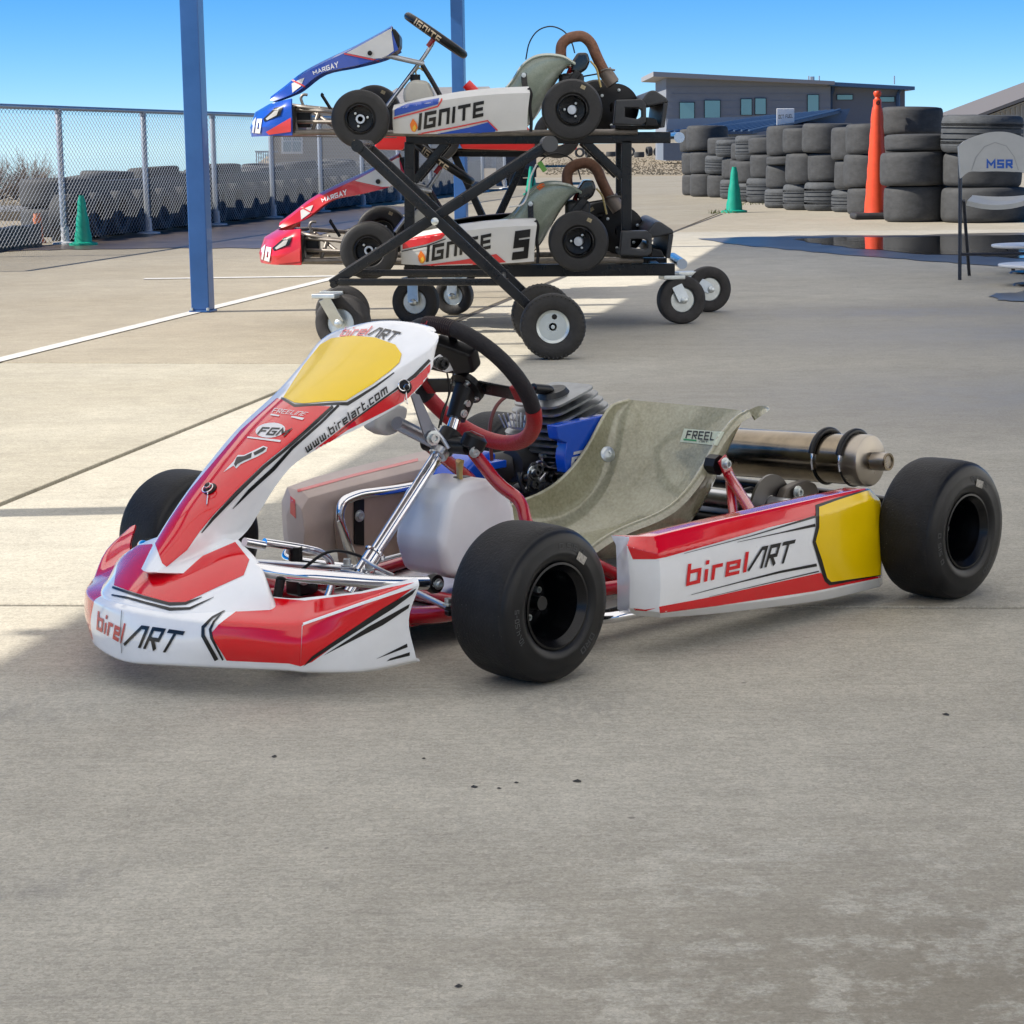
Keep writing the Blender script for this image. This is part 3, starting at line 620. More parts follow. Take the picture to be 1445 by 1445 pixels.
for i, z in enumerate((.15, .46)): tyre('slick', ('lower' if i == 0 else 'upper') + ' big sunlit tyre of the pair at the left end of the fence barrier', AQ(22.3, -8.88, z), .80, .30, group='end tyres of the fence barrier')
for i, (u, v) in enumerate(((4, 273), (12, 272), (27, 273), (33, 271), (8, 266), (30, 264))):
    p = GT(u, 273); tyre('slick', f'far black tyre at the left picture edge beyond the track, {ORN[i]} of the cluster', (p.x, p.y, p.z + .16 + (.30 if v < 270 else 0)), .62, .30, group='far tyre cluster beyond the track')
# race track beyond the fence
tp_ = [[GT(u, v) + Vector((0, 0, .02)) for u in (-160, -80, 0, 40, 80, 120, 160, 200)] for v in (300, 291)]
tk = MB().add(tp_[0] + tp_[1], [(k, k + 1, k + 9, k + 8) for k in range(7)]).build('track', mat('pale_asphalt', (.24, .235, .23), .9, var=.1, vscale=2)); tk['kind'] = 'structure'
# ------------------------------------------------------------------ cones
def cone(name, label, p, h, rb, rt, m, base, sq=True, group=None, dent=0):
    t = empty(name, p, label, 'cone', group, rz=.3)
    pr = [(rb, .03), (rb * .97, .04)] + [(rb + (rt - rb) * k / 8 + .004 * math.sin(k * 2.1), .04 + (h - .05) * k / 8) for k in range(1, 9)] + [(rt * .9, h), (rt * .8, h - .01), (rb * .85, .05)]
    MB().lathe(pr, n=28, closed=True).build('cone_body', m, t, 35)
    MB().lathe([(base * .99, 0), (base, .012), (base * .98, .026), (rb * 1.05, .036), (rb * .8, .03), (rb * .8, 0)], n=4 if sq else 28, closed=True).build('base', m, t, 35)
    return t
GREEN = mat('green_cone_plastic', (.0, .33, .22), .5, var=.12, vscale=9)
cone('traffic_cone', 'green traffic cone beside the chain link fence post', G(118, 346.5), .475, .085, .028, GREEN, .135, False, 'green traffic cones')
cone('traffic_cone', 'green traffic cone in front of the tyre wall', G(1036, 300), .57, .105, .032, GREEN, .165, False, 'green traffic cones')
cone('traffic_cone', 'small faded orange cone seen through the fence at far left', Vector((WF.K(53, 318, y=21.7).x, 21.7, 0)), .29, .055, .038, mat('faded_orange', (.62, .20, .09), .6, var=.2), .075, False)
cone('traffic_cone', 'far green cone just visible through the lift arms of the rack', G(750, 275), .5, .11, .03, GREEN, .15, False)
ORG = mat('orange_channelizer', (.78, .075, .018), .45, var=.12, vscale=7)
p = G(1236, 309); t = empty('channelizer_post', p, 'tall orange channelizer post on a black rubber base by the tyre stacks', 'channelizer')
H_ = 1.42; pr = [(.135, .07), (.13, .09)]
for k in range(1, 13): f_ = k / 12; pr.append((.13 - (.13 - .062) * f_ + (.003 if k % 2 else -.003), .09 + (H_ - .30) * f_))
pr += [(.058, H_ - .20), (.048, H_ - .17), (.045, H_ - .10), (.030, H_ - .085), (.026, H_ - .07), (.040, H_ - .05), (.046, H_ - .025), (.036, H_ - .005), (0, H_)]
bd = MB().lathe(pr, n=28).build('post_body', ORG, t, 40)
hd_ = MB().lathe([(.024, -.012), (.024, .004), (.014, .006), (.014, -.012)], (0, -.050, H_ - .135), (0, -1, 0), 16, closed=True).build('handle_hole', mat('dark_hole', (.10, .012, .006), .6), bd)
MB().box((-.27, -.20, 0), (.27, .20, .075)).build('rubber_base', mat('base_rubber', (.03, .03, .032), .75, var=.3), t, bevel=.03)
# ------------------------------------------------------------------ sign
d_ = 29.5; sg = empty('fuel_sign', (WF.K(1108, 190, y=d_).x, d_, 0), 'small white OCT FUEL sign on a post above the tyre wall', 'sign')
SF = Frame(sg.location, (1, 0, 0), (0, 1, 0)); c_ = [SF.K(u, v, y=0) for u, v in ((1096, 177), (1121, 173), (1121, 153), (1096, 153))]
bo = MB().prism(c_, (0, .012, 0)).build('sign_board', mat('sign_white', (.85, .86, .86), .4), sg, bevel=.01)
text_px('lettering', SF, bo, 'OCT FUEL', ((1098.5, 167.5), (1118.5, 166), (1118.5, 161), (1098.5, 162.2)), mat('sign_grey_print', (.10, .11, .12), .5), t=.17, off=.003)
MB().tube([(0, .03, 0), (0, .03, c_[0].z)], .02, 8).build('sign_post', GALV, sg)
# ------------------------------------------------------------------ buildings
def bframe(y): return Frame((0, y, 0), (1, 0, 0), (0, 1, 0))
GREYW = mat('grey_board_siding', (.23, .25, .285), .7, var=.05, vscale=1.5); TRIM = mat('grey_roof_trim', (.30, .30, .31), .6)
NAVY = mat('blue_grey_metal', (.05, .085, .15), .4, .3, var=.1, vscale=3)
GLASS = mat('teal_tinted_glass', (.20, .42, .42), .08, coat=.5, spec=.8)
Y1 = 112.; BF = bframe(Y1); bl = empty('grey_building', (BF.K(1060, 210, y=0).x, Y1, 0), 'long grey modern building with a sloped flat roof behind the tyre wall', 'building')
B2 = Frame(bl.location, (1, 0, 0), (0, 1, 0)); K2 = lambda u, v, y=0: B2.K(u, v, y=y)
def wall(name, pxs, y, m, parent, fr, dep=8.):
    pts = [fr.K(u, v, y=y) for u, v in pxs]; return MB().prism(pts, (0, dep, 0)).build(name, m, parent)
w1 = wall('wall', [(940, 232), (1172, 232), (1172, 118), (940, 107)], 0, GREYW, bl, B2)
w2 = wall('wall', [(1173, 232), (1277, 232), (1277, 126), (1173, 119)], .6, mat('dark_grey_siding', (.17, .185, .22), .7), bl, B2, 8)
rf = wall('roof', [(922, 108), (1178, 119.5), (1178, 114.5), (922, 101)], -1.0, TRIM, bl, B2, 10)
wall('roof', [(1172, 121), (1291, 127), (1291, 122), (1172, 115.5)], -.7, mat('blue_roof_edge', (.06, .13, .25), .4), bl, B2, 10)
for (x0, y0, x1, y1, yy) in ((959.6, 145, 979.5, 168, 0), (994.7, 142, 1016, 166, 0), (1046, 140, 1060.6, 162, 0), (1066, 139, 1080.5, 161, 0), (1140, 134, 1155, 158, 0), (1181.6, 134, 1203, 140.5, .6), (1242, 137, 1262, 143.5, .6)):
    f = wall('window', [(x0 - 1, y1 + .8), (x1 + 1, y1 + .8), (x1 + 1, y0 - .8), (x0 - 1, y0 - .8)], yy - .06, mat('dark_window_frame', (.03, .035, .04), .4), bl, B2, .1)
    wall('pane', [(x0, y1), (x1, y1), (x1, y0), (x0, y0)], yy - .085, GLASS, f, B2, .04)
for k in range(11):
    v0 = 112 + k * 10; wall('siding_board', [(941, v0 + 1.2), (1171, v0 + 1.2 + (k > 9)), (1171, v0 + .2), (941, v0 + .2)], -.02, GREYW, bl, B2, .04) if v0 > 120 else None
for u in (1175, 1270): MB().tube([K2(u, 122, .3), K2(u, 128, .3), K2(u - 3, 134, .3), K2(u - 3, 230, .3)], .11, 6).build('downpipe', NAVY, bl)
MB().tube([K2(1146, 118, -.5), K2(1146, 108, -.5)], .12, 6).build('vent', GALV, bl)
for u in (1141, 1156, 1262): MB().tube([K2(u, 119, 2), K2(u, 107, 2)], .035, 5).build('vent_pipe', GALV, bl)
Y3 = 96.; sh = empty('metal_roof_shed', (WF.K(1060, 210, y=Y3).x, Y3, 0), 'low shed with ribbed blue metal roof in front of the grey building', 'shed')
B3 = Frame(sh.location, (1, 0, 0), (0, 1, 0)); k3 = lambda u, v, y=0.: B3.K(u, v, y=y)
MB().prism([k3(936, 187), k3(1062, 185), k3(1190, 155, 5), k3(1078, 165, 5)], (0, 0, -.12)).build('roof', NAVY, sh)
wall('wall', [(936, 226), (1068, 226), (1068, 187), (936, 189)], .5, mat('shed_wall', (.16, .19, .24), .7, var=.06), sh, B3, 4.)
MB().prism([k3(940, 183, 5.2), k3(1058, 171, 5.2), k3(1078, 164, 5.2), k3(942, 168, 5.2)], (0, .1, 0)).build('gable', mat('pale_gable', (.34, .36, .39), .6), sh)
MB().prism([k3(1062, 186, -.05), k3(1190, 176, 4.9), k3(1200, 153, 4.9), k3(1085, 166, 4.9)], (0, .1, 0)).build('gable', mat('steel_blue_gable', (.09, .15, .24), .5, var=.1), sh)
for k in range(12):
    f_ = (k + .5) / 12; a = k3(936 + 126 * f_, 187 - 2 * f_) ; b = k3(1078 + 112 * f_, 165 - 10 * f_, 5); MB().bar(a + Vector((0, 0, .03)), b + Vector((0, 0, .03)), .08, .08).build('rib', mat('rib_blue', (.12, .19, .30), .35, .3), sh)
Y4 = 62.; rb = empty('beige_building', (WF.K(1480, 210, y=Y4).x, Y4, 0), 'beige metal building with a rising dark roof edge at the right border', 'building')
B4 = Frame(rb.location, (1, 0, 0), (0, 1, 0)); wall('wall', [(1388, 232), (1560, 232), (1560, 100), (1388, 165)], 0, mat('beige_metal', (.42, .41, .36), .6, var=.04), rb, B4, 6)
wall('roof', [(1378, 167), (1560, 99), (1560, 94), (1376, 163)], -.4, mat('brown_roof_edge', (.20, .18, .16), .5), rb, B4, 7)
for k in range(14):
    u = 1392 + k * 7; vt = 165 - (u - 1388) * 65 / 172; MB().bar(B4.K(u, 230, y=-.02), B4.K(u, vt + 3, y=-.02), .05, .04).build('rib', mat('beige_rib', (.40, .39, .34), .6), rb)
Y5 = 90.; hs = empty('tan_house', (WF.K(520, 210, y=Y5).x, Y5, 0), 'tan sided house with a white framed window beyond the fence', 'house')
B5 = Frame(hs.location, (1, 0, 0), (0, 1, 0)); TAN = mat('tan_siding', (.44, .385, .30), .75, var=.05, vscale=2)
wall('wall', [(381, 240), (527, 240), (527, 156), (381, 160)], 0, TAN, hs, B5, 9); wall('wall', [(528, 240), (706, 238), (706, 146), (528, 148)], 1.5, mat('shade_toned_siding', (.33, .35, .36), .75, var=.05), hs, B5, 7)  # second wall's grey puts the shade on this end of the house into its colour
MB().prism([B5.K(520, 152, y=-.6), B5.K(714, 148, y=-.6), B5.K(690, 122, y=4), B5.K(560, 124, y=4)], (0, 0, -.15)).build('roof', mat('grey_shingle', (.30, .29, .28), .85, var=.15, vscale=3), hs)
for k in range(15):
    v0 = 165 + k * 5; wall('siding_board', [(381.5, v0 + .7), (526.5, v0 + .7), (526.5, v0), (381.5, v0)], -.03, mat('tan_siding_edge', (.36, .31, .24), .8), hs, B5, .05)
    wall('siding_board', [(529, v0 + .7), (705, v0 + .5), (705, v0 - .2), (529, v0)], 1.47, mat('shade_toned_siding_edge', (.26, .28, .30), .8), hs, B5, .05)
f = wall('window', [(397, 217), (427, 217), (427, 181), (397, 181)], -.08, mat('white_trim', (.8, .8, .78), .5), hs, B5, .1)
for (x0, x1, y0, y1) in ((399.5, 411, 200, 214), (413, 424.5, 200, 214), (399.5, 411, 184, 198), (413, 424.5, 184, 198)): wall('pane', [(x0, y1), (x1, y1), (x1, y0), (x0, y0)], -.11, mat('window_glass', (.30, .36, .38), .1, spec=.7), f, B5, .03)
dk = MB()
for k in range(7): dk.tube([B5.K(362 + k * 3.2, 236, y=-1), B5.K(362 + k * 3.2, 214, y=-1)], .03, 4)
dk.tube([B5.K(360, 214, y=-1), B5.K(392, 214, y=-1)], .05, 4); dk.tube([B5.K(360, 234, y=-1), B5.K(392, 234, y=-1)], .05, 4)
dk.build('stair_railing', GALV, hs)
for (x0, x1) in ((647, 661), (686, 694)): wall('window', [(x0, 236), (x1, 236), (x1, 200), (x0, 200)], 1.42, mat('dark_blue_glass', (.02, .05, .11), .15), hs, B5, .1)
Y6 = 48.; ct = empty('enclosed_trailer', (WF.K(728, 250, y=Y6).x, Y6, 0), 'dark navy enclosed trailer parked far behind the kart rack', 'trailer')
B6 = Frame(ct.location, (1, 0, 0), (0, 1, 0)); wall('body', [(700, 252), (757, 250), (757, 202), (700, 204)], 0, mat('navy_trailer_paint', (.012, .018, .04), .35, coat=.4), ct, B6, 3.2)
wall('fender', [(712, 262), (745, 262), (745, 252), (712, 252)], -.05, BLK, ct, B6, .5)
for u in (719, 736): MB().lathe(tyre_prof(.30, .2, .17), B6.K(u, 256, y=-.12) , (0, 1, 0), 24, closed=True).build('wheel', RUBBER, ct, 35)
# bare winter shrubs on the horizon
TW = mat('bare_twigs', (.20, .165, .14), .9)
def shrub(u, dist, h, seed, label):
    r = random.Random(seed); p = WF.K(u, 272, y=dist); t = empty('bare_shrub', (p.x, dist, tz(p.x, dist) - .1), label, 'shrub', 'bare shrubs on the far field')
    MB().tube([(0, 0, 0), (.05, 0, h * .2), (.02, .05, h * .45)], [.07, .05, .03], 5).build('trunk', TW, t)
    mb = MB()
    for k in range(110):
        a = r.uniform(0, 6.28); e = r.uniform(.25, 1.35); L = h * r.uniform(.5, 1.0); b = Vector((0, 0, h * r.uniform(.03, .3))); d = Vector((math.cos(a) * math.cos(e), math.sin(a) * math.cos(e), math.sin(e)))
        tip = b + d * L; mb.tube([b, b + d * L * .5 + Vector((r.uniform(-.1, .1),) * 3) * h * .3, tip], [.02, .013, .005], 3)
        for j in range(3):
            d2 = (d + Vector((r.uniform(-.7, .7), r.uniform(-.7, .7), r.uniform(-.3, .6)))).normalized(); q0 = b + d * L * r.uniform(.45, .9); mb.tube([q0, q0 + d2 * L * .35], [.010, .004], 3)
    mb.build('crown', TW, t, kind='stuff')
for i, (u, ds, h) in enumerate(((45, 95, 1.9), (20, 110, 1.7), (64, 120, 1.6), (150, 130, 1.5), (-5, 100, 1.8))): shrub(u, ds, h, 11 + i, ['leafless shrub left of the first fence post', 'leafless shrub near the left picture edge above the far tyres', 'small leafless shrub close to the first fence post', 'low leafless shrub between the two left fence posts', 'leafless shrub cut by the left picture edge'][i])
# ground cover: weeds at the cone, dead grass on the field
WEED = mat('dry_green_weed', (.16, .17, .07), .8)
mb = MB(); r = random.Random(5)
for (u, v, n_, sp) in ((1016, 301, 40, .10), (1052, 289, 30, .16)):
    c = G(u, v)
    for k in range(n_):
        b = c + Vector((r.gauss(0, sp), r.gauss(0, sp), 0)); hh = r.uniform(.02, .07); a = r.uniform(0, 6.28); s_ = Vector((math.cos(a), math.sin(a), 0)) * .008; tp = b + Vector((r.gauss(0, .04), r.gauss(0, .04), hh)); mb.add([b - s_, b + s_, tp], [(0, 1, 2)])
o = mb.build('weeds', WEED); o['kind'] = 'stuff'; tag(o, 'tufts of weeds in the joint by the far green cone', 'weeds')
mb = MB()
for k in range(3600):
    u = r.uniform(770, 985) if k % 3 else r.uniform(0, 60); v = r.uniform(217, 247) if k % 3 else r.uniform(276, 312); b = G(u, v, -.06) if k % 3 else GT(u, v); hh = r.uniform(.02, .06); s_ = Vector((.03, 0, 0)); mb.add([b - s_, b + s_, b + Vector((r.gauss(0, .05), 0, hh))], [(0, 1, 2)])
o = mb.build('dry_grass', mat('dead_grass', (.36, .29, .185), .9, var=.3, vscale=3)); o['kind'] = 'stuff'; tag(o, 'dry winter grass on the field behind the apron', 'grass')
# ------------------------------------------------------------------ folding chair
CHP = mat('grey_white_chair_plastic', (.42, .43, .42), .5, var=.06); CHF = mat('dark_chair_frame', (.03, .035, .05), .35, .4)
y0 = G(1355, 395).y; ch = empty('folding_chair', (WF.K(1402, 395, y=y0).x, y0, 0), 'white plastic folding chair with MSR in blue on its back', 'chair')
CF = Frame(ch.location, (1, 0, 0), (0, 1, 0)); kc = lambda u, v, y=0.: CF.K(u, v, y=y)
gr = []
for row in ((1350, 222, 1450, 222), (1352, 205, 1450, 205)): pass
top = [(1351, 207), (1362, 198), (1385, 189.5), (1405, 186.5), (1425, 188), (1447, 196), (1458, 206)]
midl = [(1352, 222), (1365, 216), (1385, 210), (1405, 207), (1425, 209), (1446, 215), (1457, 222)]
low = [(1353, 238), (1366, 232), (1385, 230), (1405, 229), (1425, 230), (1446, 233), (1456, 238)]
bot = [(1354, 252), (1366, 243), (1385, 242.5), (1405, 242), (1425, 242.5), (1444, 244), (1455, 252)]
rows = [[kc(u, v, .035 * (1 - ((u - 1404) / 52) ** 2) + dy) for u, v in rw] for rw, dy in ((top, .03), (midl, .018), (low, .006), (bot, 0))]
bk = surf('backrest', rows, CHP, ch, nu=4, nv=4, thick=-.022)
text_px('lettering', CF, bk, 'MSR', ((1392, 237.5), (1429, 237.5), (1429, 225), (1392, 225)), mat('blue_print', (.01, .09, .42), .5), t=.24, gap=.18, off=.002)
decal('backrest_recess_shade', CF, bk, band([(1371, 240), (1377, 222), (1389, 207), (1404, 201), (1420, 206), (1431, 221), (1437, 240)], 1.3), mat('chair_recess_shade', (.30, .31, .31), .6), off=.0015, cell=6)  # darker arch line paints the shade along a moulded recess
ft_ = G(1361, 383); yb = ft_.y - y0
legL = [kc(1355, 250, 0), kc(1354.5, 394.6, 0)]; MB().tube([kc(1354, 205, .03), kc(1355, 252, .01), kc(1354.3, 395, 0)], .012, 10).build('leg', CHF, ch, 40)
xr = kc(1354, 395).x; wch = .46
MB().tube([(xr + wch, .03, .86), (xr + wch, .01, .6), (xr + wch, 0, 0)], .012, 10).build('leg', CHF, ch, 40)
fl = [Vector((xr + .018, -.0 + .10, .52)), Vector((xr + .018, yb * .55, 0))]
for xx in (xr + .02, xr + wch - .02): MB().tube([(xx, .02, .50), (xx + .13, .42, .0)], .011, 10).build('leg', CHF, ch, 40)
MB().tube([(xr, .0, kc(1355, 359).z), (xr + wch, 0, kc(1355, 359).z)], .010, 8).build('crossbar', CHF, ch, 40)
zs = kc(1362, 290).z; rows = []
for i, yy in enumerate((.02, .1, .2, .32, .42)): rows.append([(xr + .03 + .3 * yy + (wch - .06) * j / 4, yy, zs + .006 * i - .03 * (1 - ((j - 2) / 2) ** 2) * (1 if i < 4 else .4)) for j in range(5)])
surf('seat', rows, CHP, ch, 4, 4, thick=-.03)
# ------------------------------------------------------------------ white round stools at the right border
WH = mat('white_laminate', (.82, .83, .84), .3, var=.03)
def stool(u, v, zt, rad, label):
    c = WF.K(u, v, z=zt); t = empty('round_stool', (c.x, c.y, 0), label, 'stool', 'white round stools at the right border')
    MB().lathe([(0, zt - .02), (rad * .96, zt - .02), (rad, zt - .012), (rad, zt - .004), (rad * .985, zt), (0, zt)], n=48).build('top', WH, t, 40)
    MB().lathe([(.06, zt - .02), (.03, zt - .035), (.03, .02), (.16, .012), (.17, 0)], n=20).build('pedestal', BLKM, t, 40)
    for k in range(6):
        a = k * 1.047 + .4; MB().lathe([(.012, zt - .034), (.012, zt - .02)], (math.cos(a) * rad * .8, math.sin(a) * rad * .8, 0), n=8).build('foot', BLKM, t)
stool(1462, 344.5, .19, .29, 'white round low stool top at the right border, the upper of two'); stool(1470, 372, .13, .26, 'white round low stool top at the right border, the lower of two')
# litter flecks on the slab
mb = MB(); r = random.Random(9)
for (u, v, s_) in ((815, 1102, .008), (704, 1112, .004), (648, 1391, .006), (668, 1110, .007), (1335, 1008, .008), (728, 1104, .004), (598, 1070, .004), (388, 1067, .006)):
    c = G(u, v, .001); n_ = 7; mb.add([c + Vector((math.cos(6.28 * k / n_) * s_ * r.uniform(.4, 1.1), math.sin(6.28 * k / n_) * s_ * r.uniform(.4, 1.1), 0)) for k in range(n_)] + [c + Vector((0, 0, s_ * .35))], [(k, (k + 1) % n_, n_) for k in range(n_)])
o = mb.build('litter', mat('rubber_crumbs', (.03, .03, .03), .8)); o['kind'] = 'stuff'; tag(o, 'small dark rubber crumbs scattered on the concrete in front', 'litter')
# ================================================================== the red and white kart
HD = .7897; KO = Vector((.4075, 4.6538, 0))
KF = Frame(KO, (-math.cos(HD), -math.sin(HD), 0), (math.sin(HD), -math.cos(HD), 0)); K = KF.K
kart = empty('racing_kart', KO, 'red and white racing kart with yellow panels parked on the concrete in front', 'kart', rz=HD + math.pi)
V = Vector
def tub(name, pts, r, m, parent=kart, n=12, rad=.03, smooth=40):
    return MB().tube(arc(pts, rad) if len(pts) > 2 else pts, r, n).build(name, m, parent, smooth)
def bolt(p, ax, r=.007, h=.008, parent=kart, m=ZINC, name='bolt'):
    return MB().lathe([(r * 1.6, 0), (r * 1.6, h * .25), (r, h * .3), (r, h), (r * .6, h), (r * .55, h * .6), (0, h * .6)], p, ax, 12).build(name, m, parent, 40)
# ---------------------------------------------------------------- wheels
def kwheel(c, R, W, ri, side, name_txt, sticker=None):
    s = side                                      # +1: outer face towards +y
    rim = [(ri * .80, -.44 * W), (ri, -.46 * W), (ri, -.43 * W), (ri * .86, -.40 * W), (ri * .86, .40 * W), (ri, .43 * W), (ri * 1.0, .47 * W), (ri * .95, .475 * W), (ri * .91, .44 * W), (ri * .82, .38 * W), (ri * .80, -.16 * W), (ri * .74, -.2 * W), (.022, -.2 * W), (.022, -.25 * W), (ri * .78, -.25 * W)]
    wh = MB().lathe([(r, h * s) for r, h in rim], (0, 0, 0), (0, 1, 0), 48, closed=True).build('wheel', RIMB, kart, 30); wh.location = c
    a = W / 2
    pr = [(ri * .98, .80), (ri * 1.03, .93), (ri + (R - ri) * .22, 1.0), (ri + (R - ri) * .30, 1.0), (ri + (R - ri) * .34, .985), (ri + (R - ri) * .55, .985), (R * .90, .93), (R * .955, .83), (R * .985, .70), (R * .997, .45), (R, 0)]
    full = [(r, -h * a) for r, h in pr] + [(r, h * a) for r, h in pr[-2::-1]] + [(R * .92, .70 * a), (R * .94, 0), (R * .92, -.7 * a)]
    ty = MB().lathe(full, (0, 0, 0), (0, 1, 0), 72, closed=True).build('tyre', RUBBER, wh, 50); ty.data.materials.append(SIDEW)
    for p in ty.data.polygons:
        if math.hypot(p.center.x, p.center.z) < R * .955: p.material_index = 1
    hub = MB().lathe([(.030, -.24 * W * s), (.030, -.08 * W * s), (.020, -.07 * W * s), (.012, -.07 * W * s), (.012, -.2 * W * s)], (0, 0, 0), (0, 1, 0), 20).build('hub', BLKM, wh, 40)
    for k in range(3):
        t = .5 + k * 2.094; bolt((math.cos(t) * .029, -.19 * W * s, math.sin(t) * .029), (0, s, 0), .0055, .026, wh)
    for k in range(3):
        t = 1.5 + k * 2.094; bolt((math.cos(t) * ri * .70, -.18 * W * s, math.sin(t) * ri * .70), (0, s, 0), .003, .007, wh, name='rim_bolt')
    MB().lathe([(.004, 0), (.004, .02), (.005, .021), (.005, .028), (0, .028)], (ri * .45, -.18 * W * s, ri * .5), (0, s, 0), 8).build('valve', BLK, wh)
    # raised lettering on the sidewall
    def ringtext(txt, a0, rr, hgt, span):
        mb = MB()
        for q in strokes(txt, .14, .22):
            vs = []
            for (x, y) in q:
                t = a0 - span * (x - .5) * s; r_ = rr + hgt * (y - .5); vs.append(V((math.cos(t) * r_ * -1, s * (a * .985 + .0007), math.sin(t) * r_)))
            mb.add(vs, [(0, 1, 2, 3)])
        mb.build('sidewall_lettering', mat('raised_rubber', (.055, .058, .062), .5), wh)
    rm = ri + (R - ri) * .46
    for i, tx in enumerate(name_txt): ringtext(tx, 1.25 + i * 2.1, rm, R * .075, .62 if len(tx) > 5 else .4)
    if sticker:
        mb = MB(); t0, r0 = sticker
        for r_, t_ in ((r0 - .007, t0 - .13), (r0 - .007, t0 + .13), (r0 + .007, t0 + .12), (r0 + .007, t0 - .12)): mb.v.append(V((-math.cos(t_) * r_, s * (a * 1.0 + .0012), math.sin(t_) * r_)))
        mb.f.append((0, 1, 2, 3)); mb.build('sticker', mat('grey_barcode_sticker', (.36, .34, .30), .5, var=.5, vscale=200), wh)
    return wh
RFW, WFW, RRW, WRW, RI = .1339, .140, .1372, .1336, .0738; XF, TF, RO = 1.0142, .4703, .6785
kwheel((XF, TF, RFW), RFW, WFW, RI, 1, ('O SIS O', '10x4.50-5', 'ORO'), (.95, .092))
kwheel((XF, -TF, RFW), RFW, WFW, RI, -1, ('O SIS O', '10x4.50-5'))
kwheel((0, RO - WRW / 2, RRW), RRW, WRW, RI, 1, ('10x6.00-5', 'O SIS O', 'ORO'), (1.25, .096))
kwheel((0, -(RO - WRW / 2), RRW), RRW, WRW, RI, -1, ('10x6.00-5', 'O SIS O'))
tub('rear_axle', [(0, -RO + .06, RRW), (0, RO - .06, RRW)], .02, ALU)
# ---------------------------------------------------------------- frame
for s in (-1, 1):
    tub('frame_rail', [(-.12, s * .30, .062), (.45, s * .29, .058), (.78, s * .20, .06), (1.12, s * .17, .062), (1.30, s * .16, .075)], .014, REDF, rad=.06)
    # front yoke and stub axle
    tub('front_axle_arm', [(1.02, s * .17, .066), (1.03, s * .27, .085), (XF + .005, s * .375, .115)], .0165, REDF, rad=.04)
    yk = MB(); yk.box((XF - .02, s * .365, .075), (XF + .024, s * .372, .175)); y0_ = (s * .365, s * .405) if s > 0 else (s * .405, s * .365)
    yk.box((XF - .02, y0_[0], .168), (XF + .024, y0_[1], .177)); yk.box((XF - .02, y0_[0], .073), (XF + .024, y0_[1], .082))
    yk.build('steering_yoke', REDF, kart, bevel=.002)
    tub('stub_axle', [(XF, s * .385, .125), (XF, s * .50, RFW)], .012, BLKM); MB().lathe([(.014, .07), (.014, .18)], (XF, s * .39, 0), (0, 0, 1), 14).build('kingpin', ALU, kart, 40)
    MB().bar((XF, s * .39, .118), (XF + .09, s * .36, .112), .016, .01).build('steering_arm', BLKM, kart, bevel=.002)
    tub('tie_rod', [(XF + .085, s * .36, .12), (.965, s * .03, .118)], .0055, ALU); bolt((XF + .085, s * .36, .125), (0, 0, 1), .006, .012)
    tub('rear_bumper_support', [(-.10, s * .25, .07), (-.24, s * .25, .10)], .012, BLKM)
for x_ in (.86, .50, .12): tub('cross_tube', [(x_, -.29, .06), (x_, .29, .06)], .014, REDF)
tub('front_cross_tube', [(1.02, -.17, .066), (1.02, .17, .066)], .0155, REDF)
MB().prism([(1.26, -.15, .045), (1.26, .15, .045), (.80, .19, .045), (.56, .26, .045), (.56, -.26, .045), (.80, -.19, .045)], (0, 0, .0025)).build('floor_tray', ALU, kart)
MB().bar((.12, .36, .055), (.9, .36, .055), .05, .012).build('side_plate', BLKM, kart, bevel=.003)
for s in (-1, 1):   # chrome side bars that carry the pods
    tub('side_bar', [(.78, s * .27, .062), (.80, s * .44, .062), (.76, s * .475, .07), (.30, s * .50, .075), (.26, s * .47, .07), (.28, s * .28, .06)], .010, CHROME, rad=.04)
# chrome front bumper hoops
tub('front_bumper_tube', [(1.10, .32, .158), (1.17, .300, .166), (1.31, .215, .19), (1.345, .16, .198), (1.345, -.16, .198), (1.31, -.215, .19), (1.17, -.300, .166), (1.10, -.32, .158)], .0118, CHROME, rad=.05, n=16)
tub('lower_bumper_tube', [(1.16, .15, .07), (1.38, .2, .085), (1.43, .16, .09), (1.43, -.16, .09), (1.38, -.2, .085), (1.16, -.15, .07)], .0105, CHROME, rad=.05)
for s in (-1, 1):
    MB().lathe([(.016, -.008), (.018, 0), (.016, .008)], (1.095, s * .322, .157), (.0, 1, 0), 16).build('bumper_lug', BLKM, kart, 40); bolt((1.095, s * .332, .157), (0, s, 0), .006, .008)
    tub('bumper_bracket', [(1.33, s * .2, .185), (1.34, s * .19, .12), (1.35, s * .18, .09)], .008, BLK)
# ---------------------------------------------------------------- nose fairing
def mir(rows): return [[V((p[0], -p[1], p[2])) for p in r[::-1]] for r in rows]
Ys = [0, .11, .215, .33, .375, .42, .445]
b_ = [V((1.510, 0, .050))] + [K(u, v, y=y) for u, v, y in ((236, 934, .10), (318, 938, .185), (395, 941, .260), (428, 944, .288), (510, 943, .345), (586, 928, .385))]
c_ = [V((1.512, 0, .133))] + [K(u, v, y=y) for u, v, y in ((246, 874, .11), (318, 881, .195), (398, 884, .268), (428, 882, .292), (510, 852, .355), (591, 823, .400))]
t_ = [V((1.40, 0, .172)), V((1.385, .10, .168)), K(366, 842, y=.17), K(412, 848, y=.225), K(440, 846, y=.25), K(512, 838, y=.325), K(590, 818, y=.392)]
un = [p + V((-.014, -.006 * i / 6, -.005)) for i, p in enumerate(b_)]
md = [(p * .5 + q * .5) + V((.006, .002 * i, 0)) for i, (p, q) in enumerate(zip(b_, c_))]
md[-1] = K(575, 874, y=.384); md[-2] = (md[-2] + K(508, 898, y=.349)) / 2
half = [t_, c_, md, b_, un]
rows = []
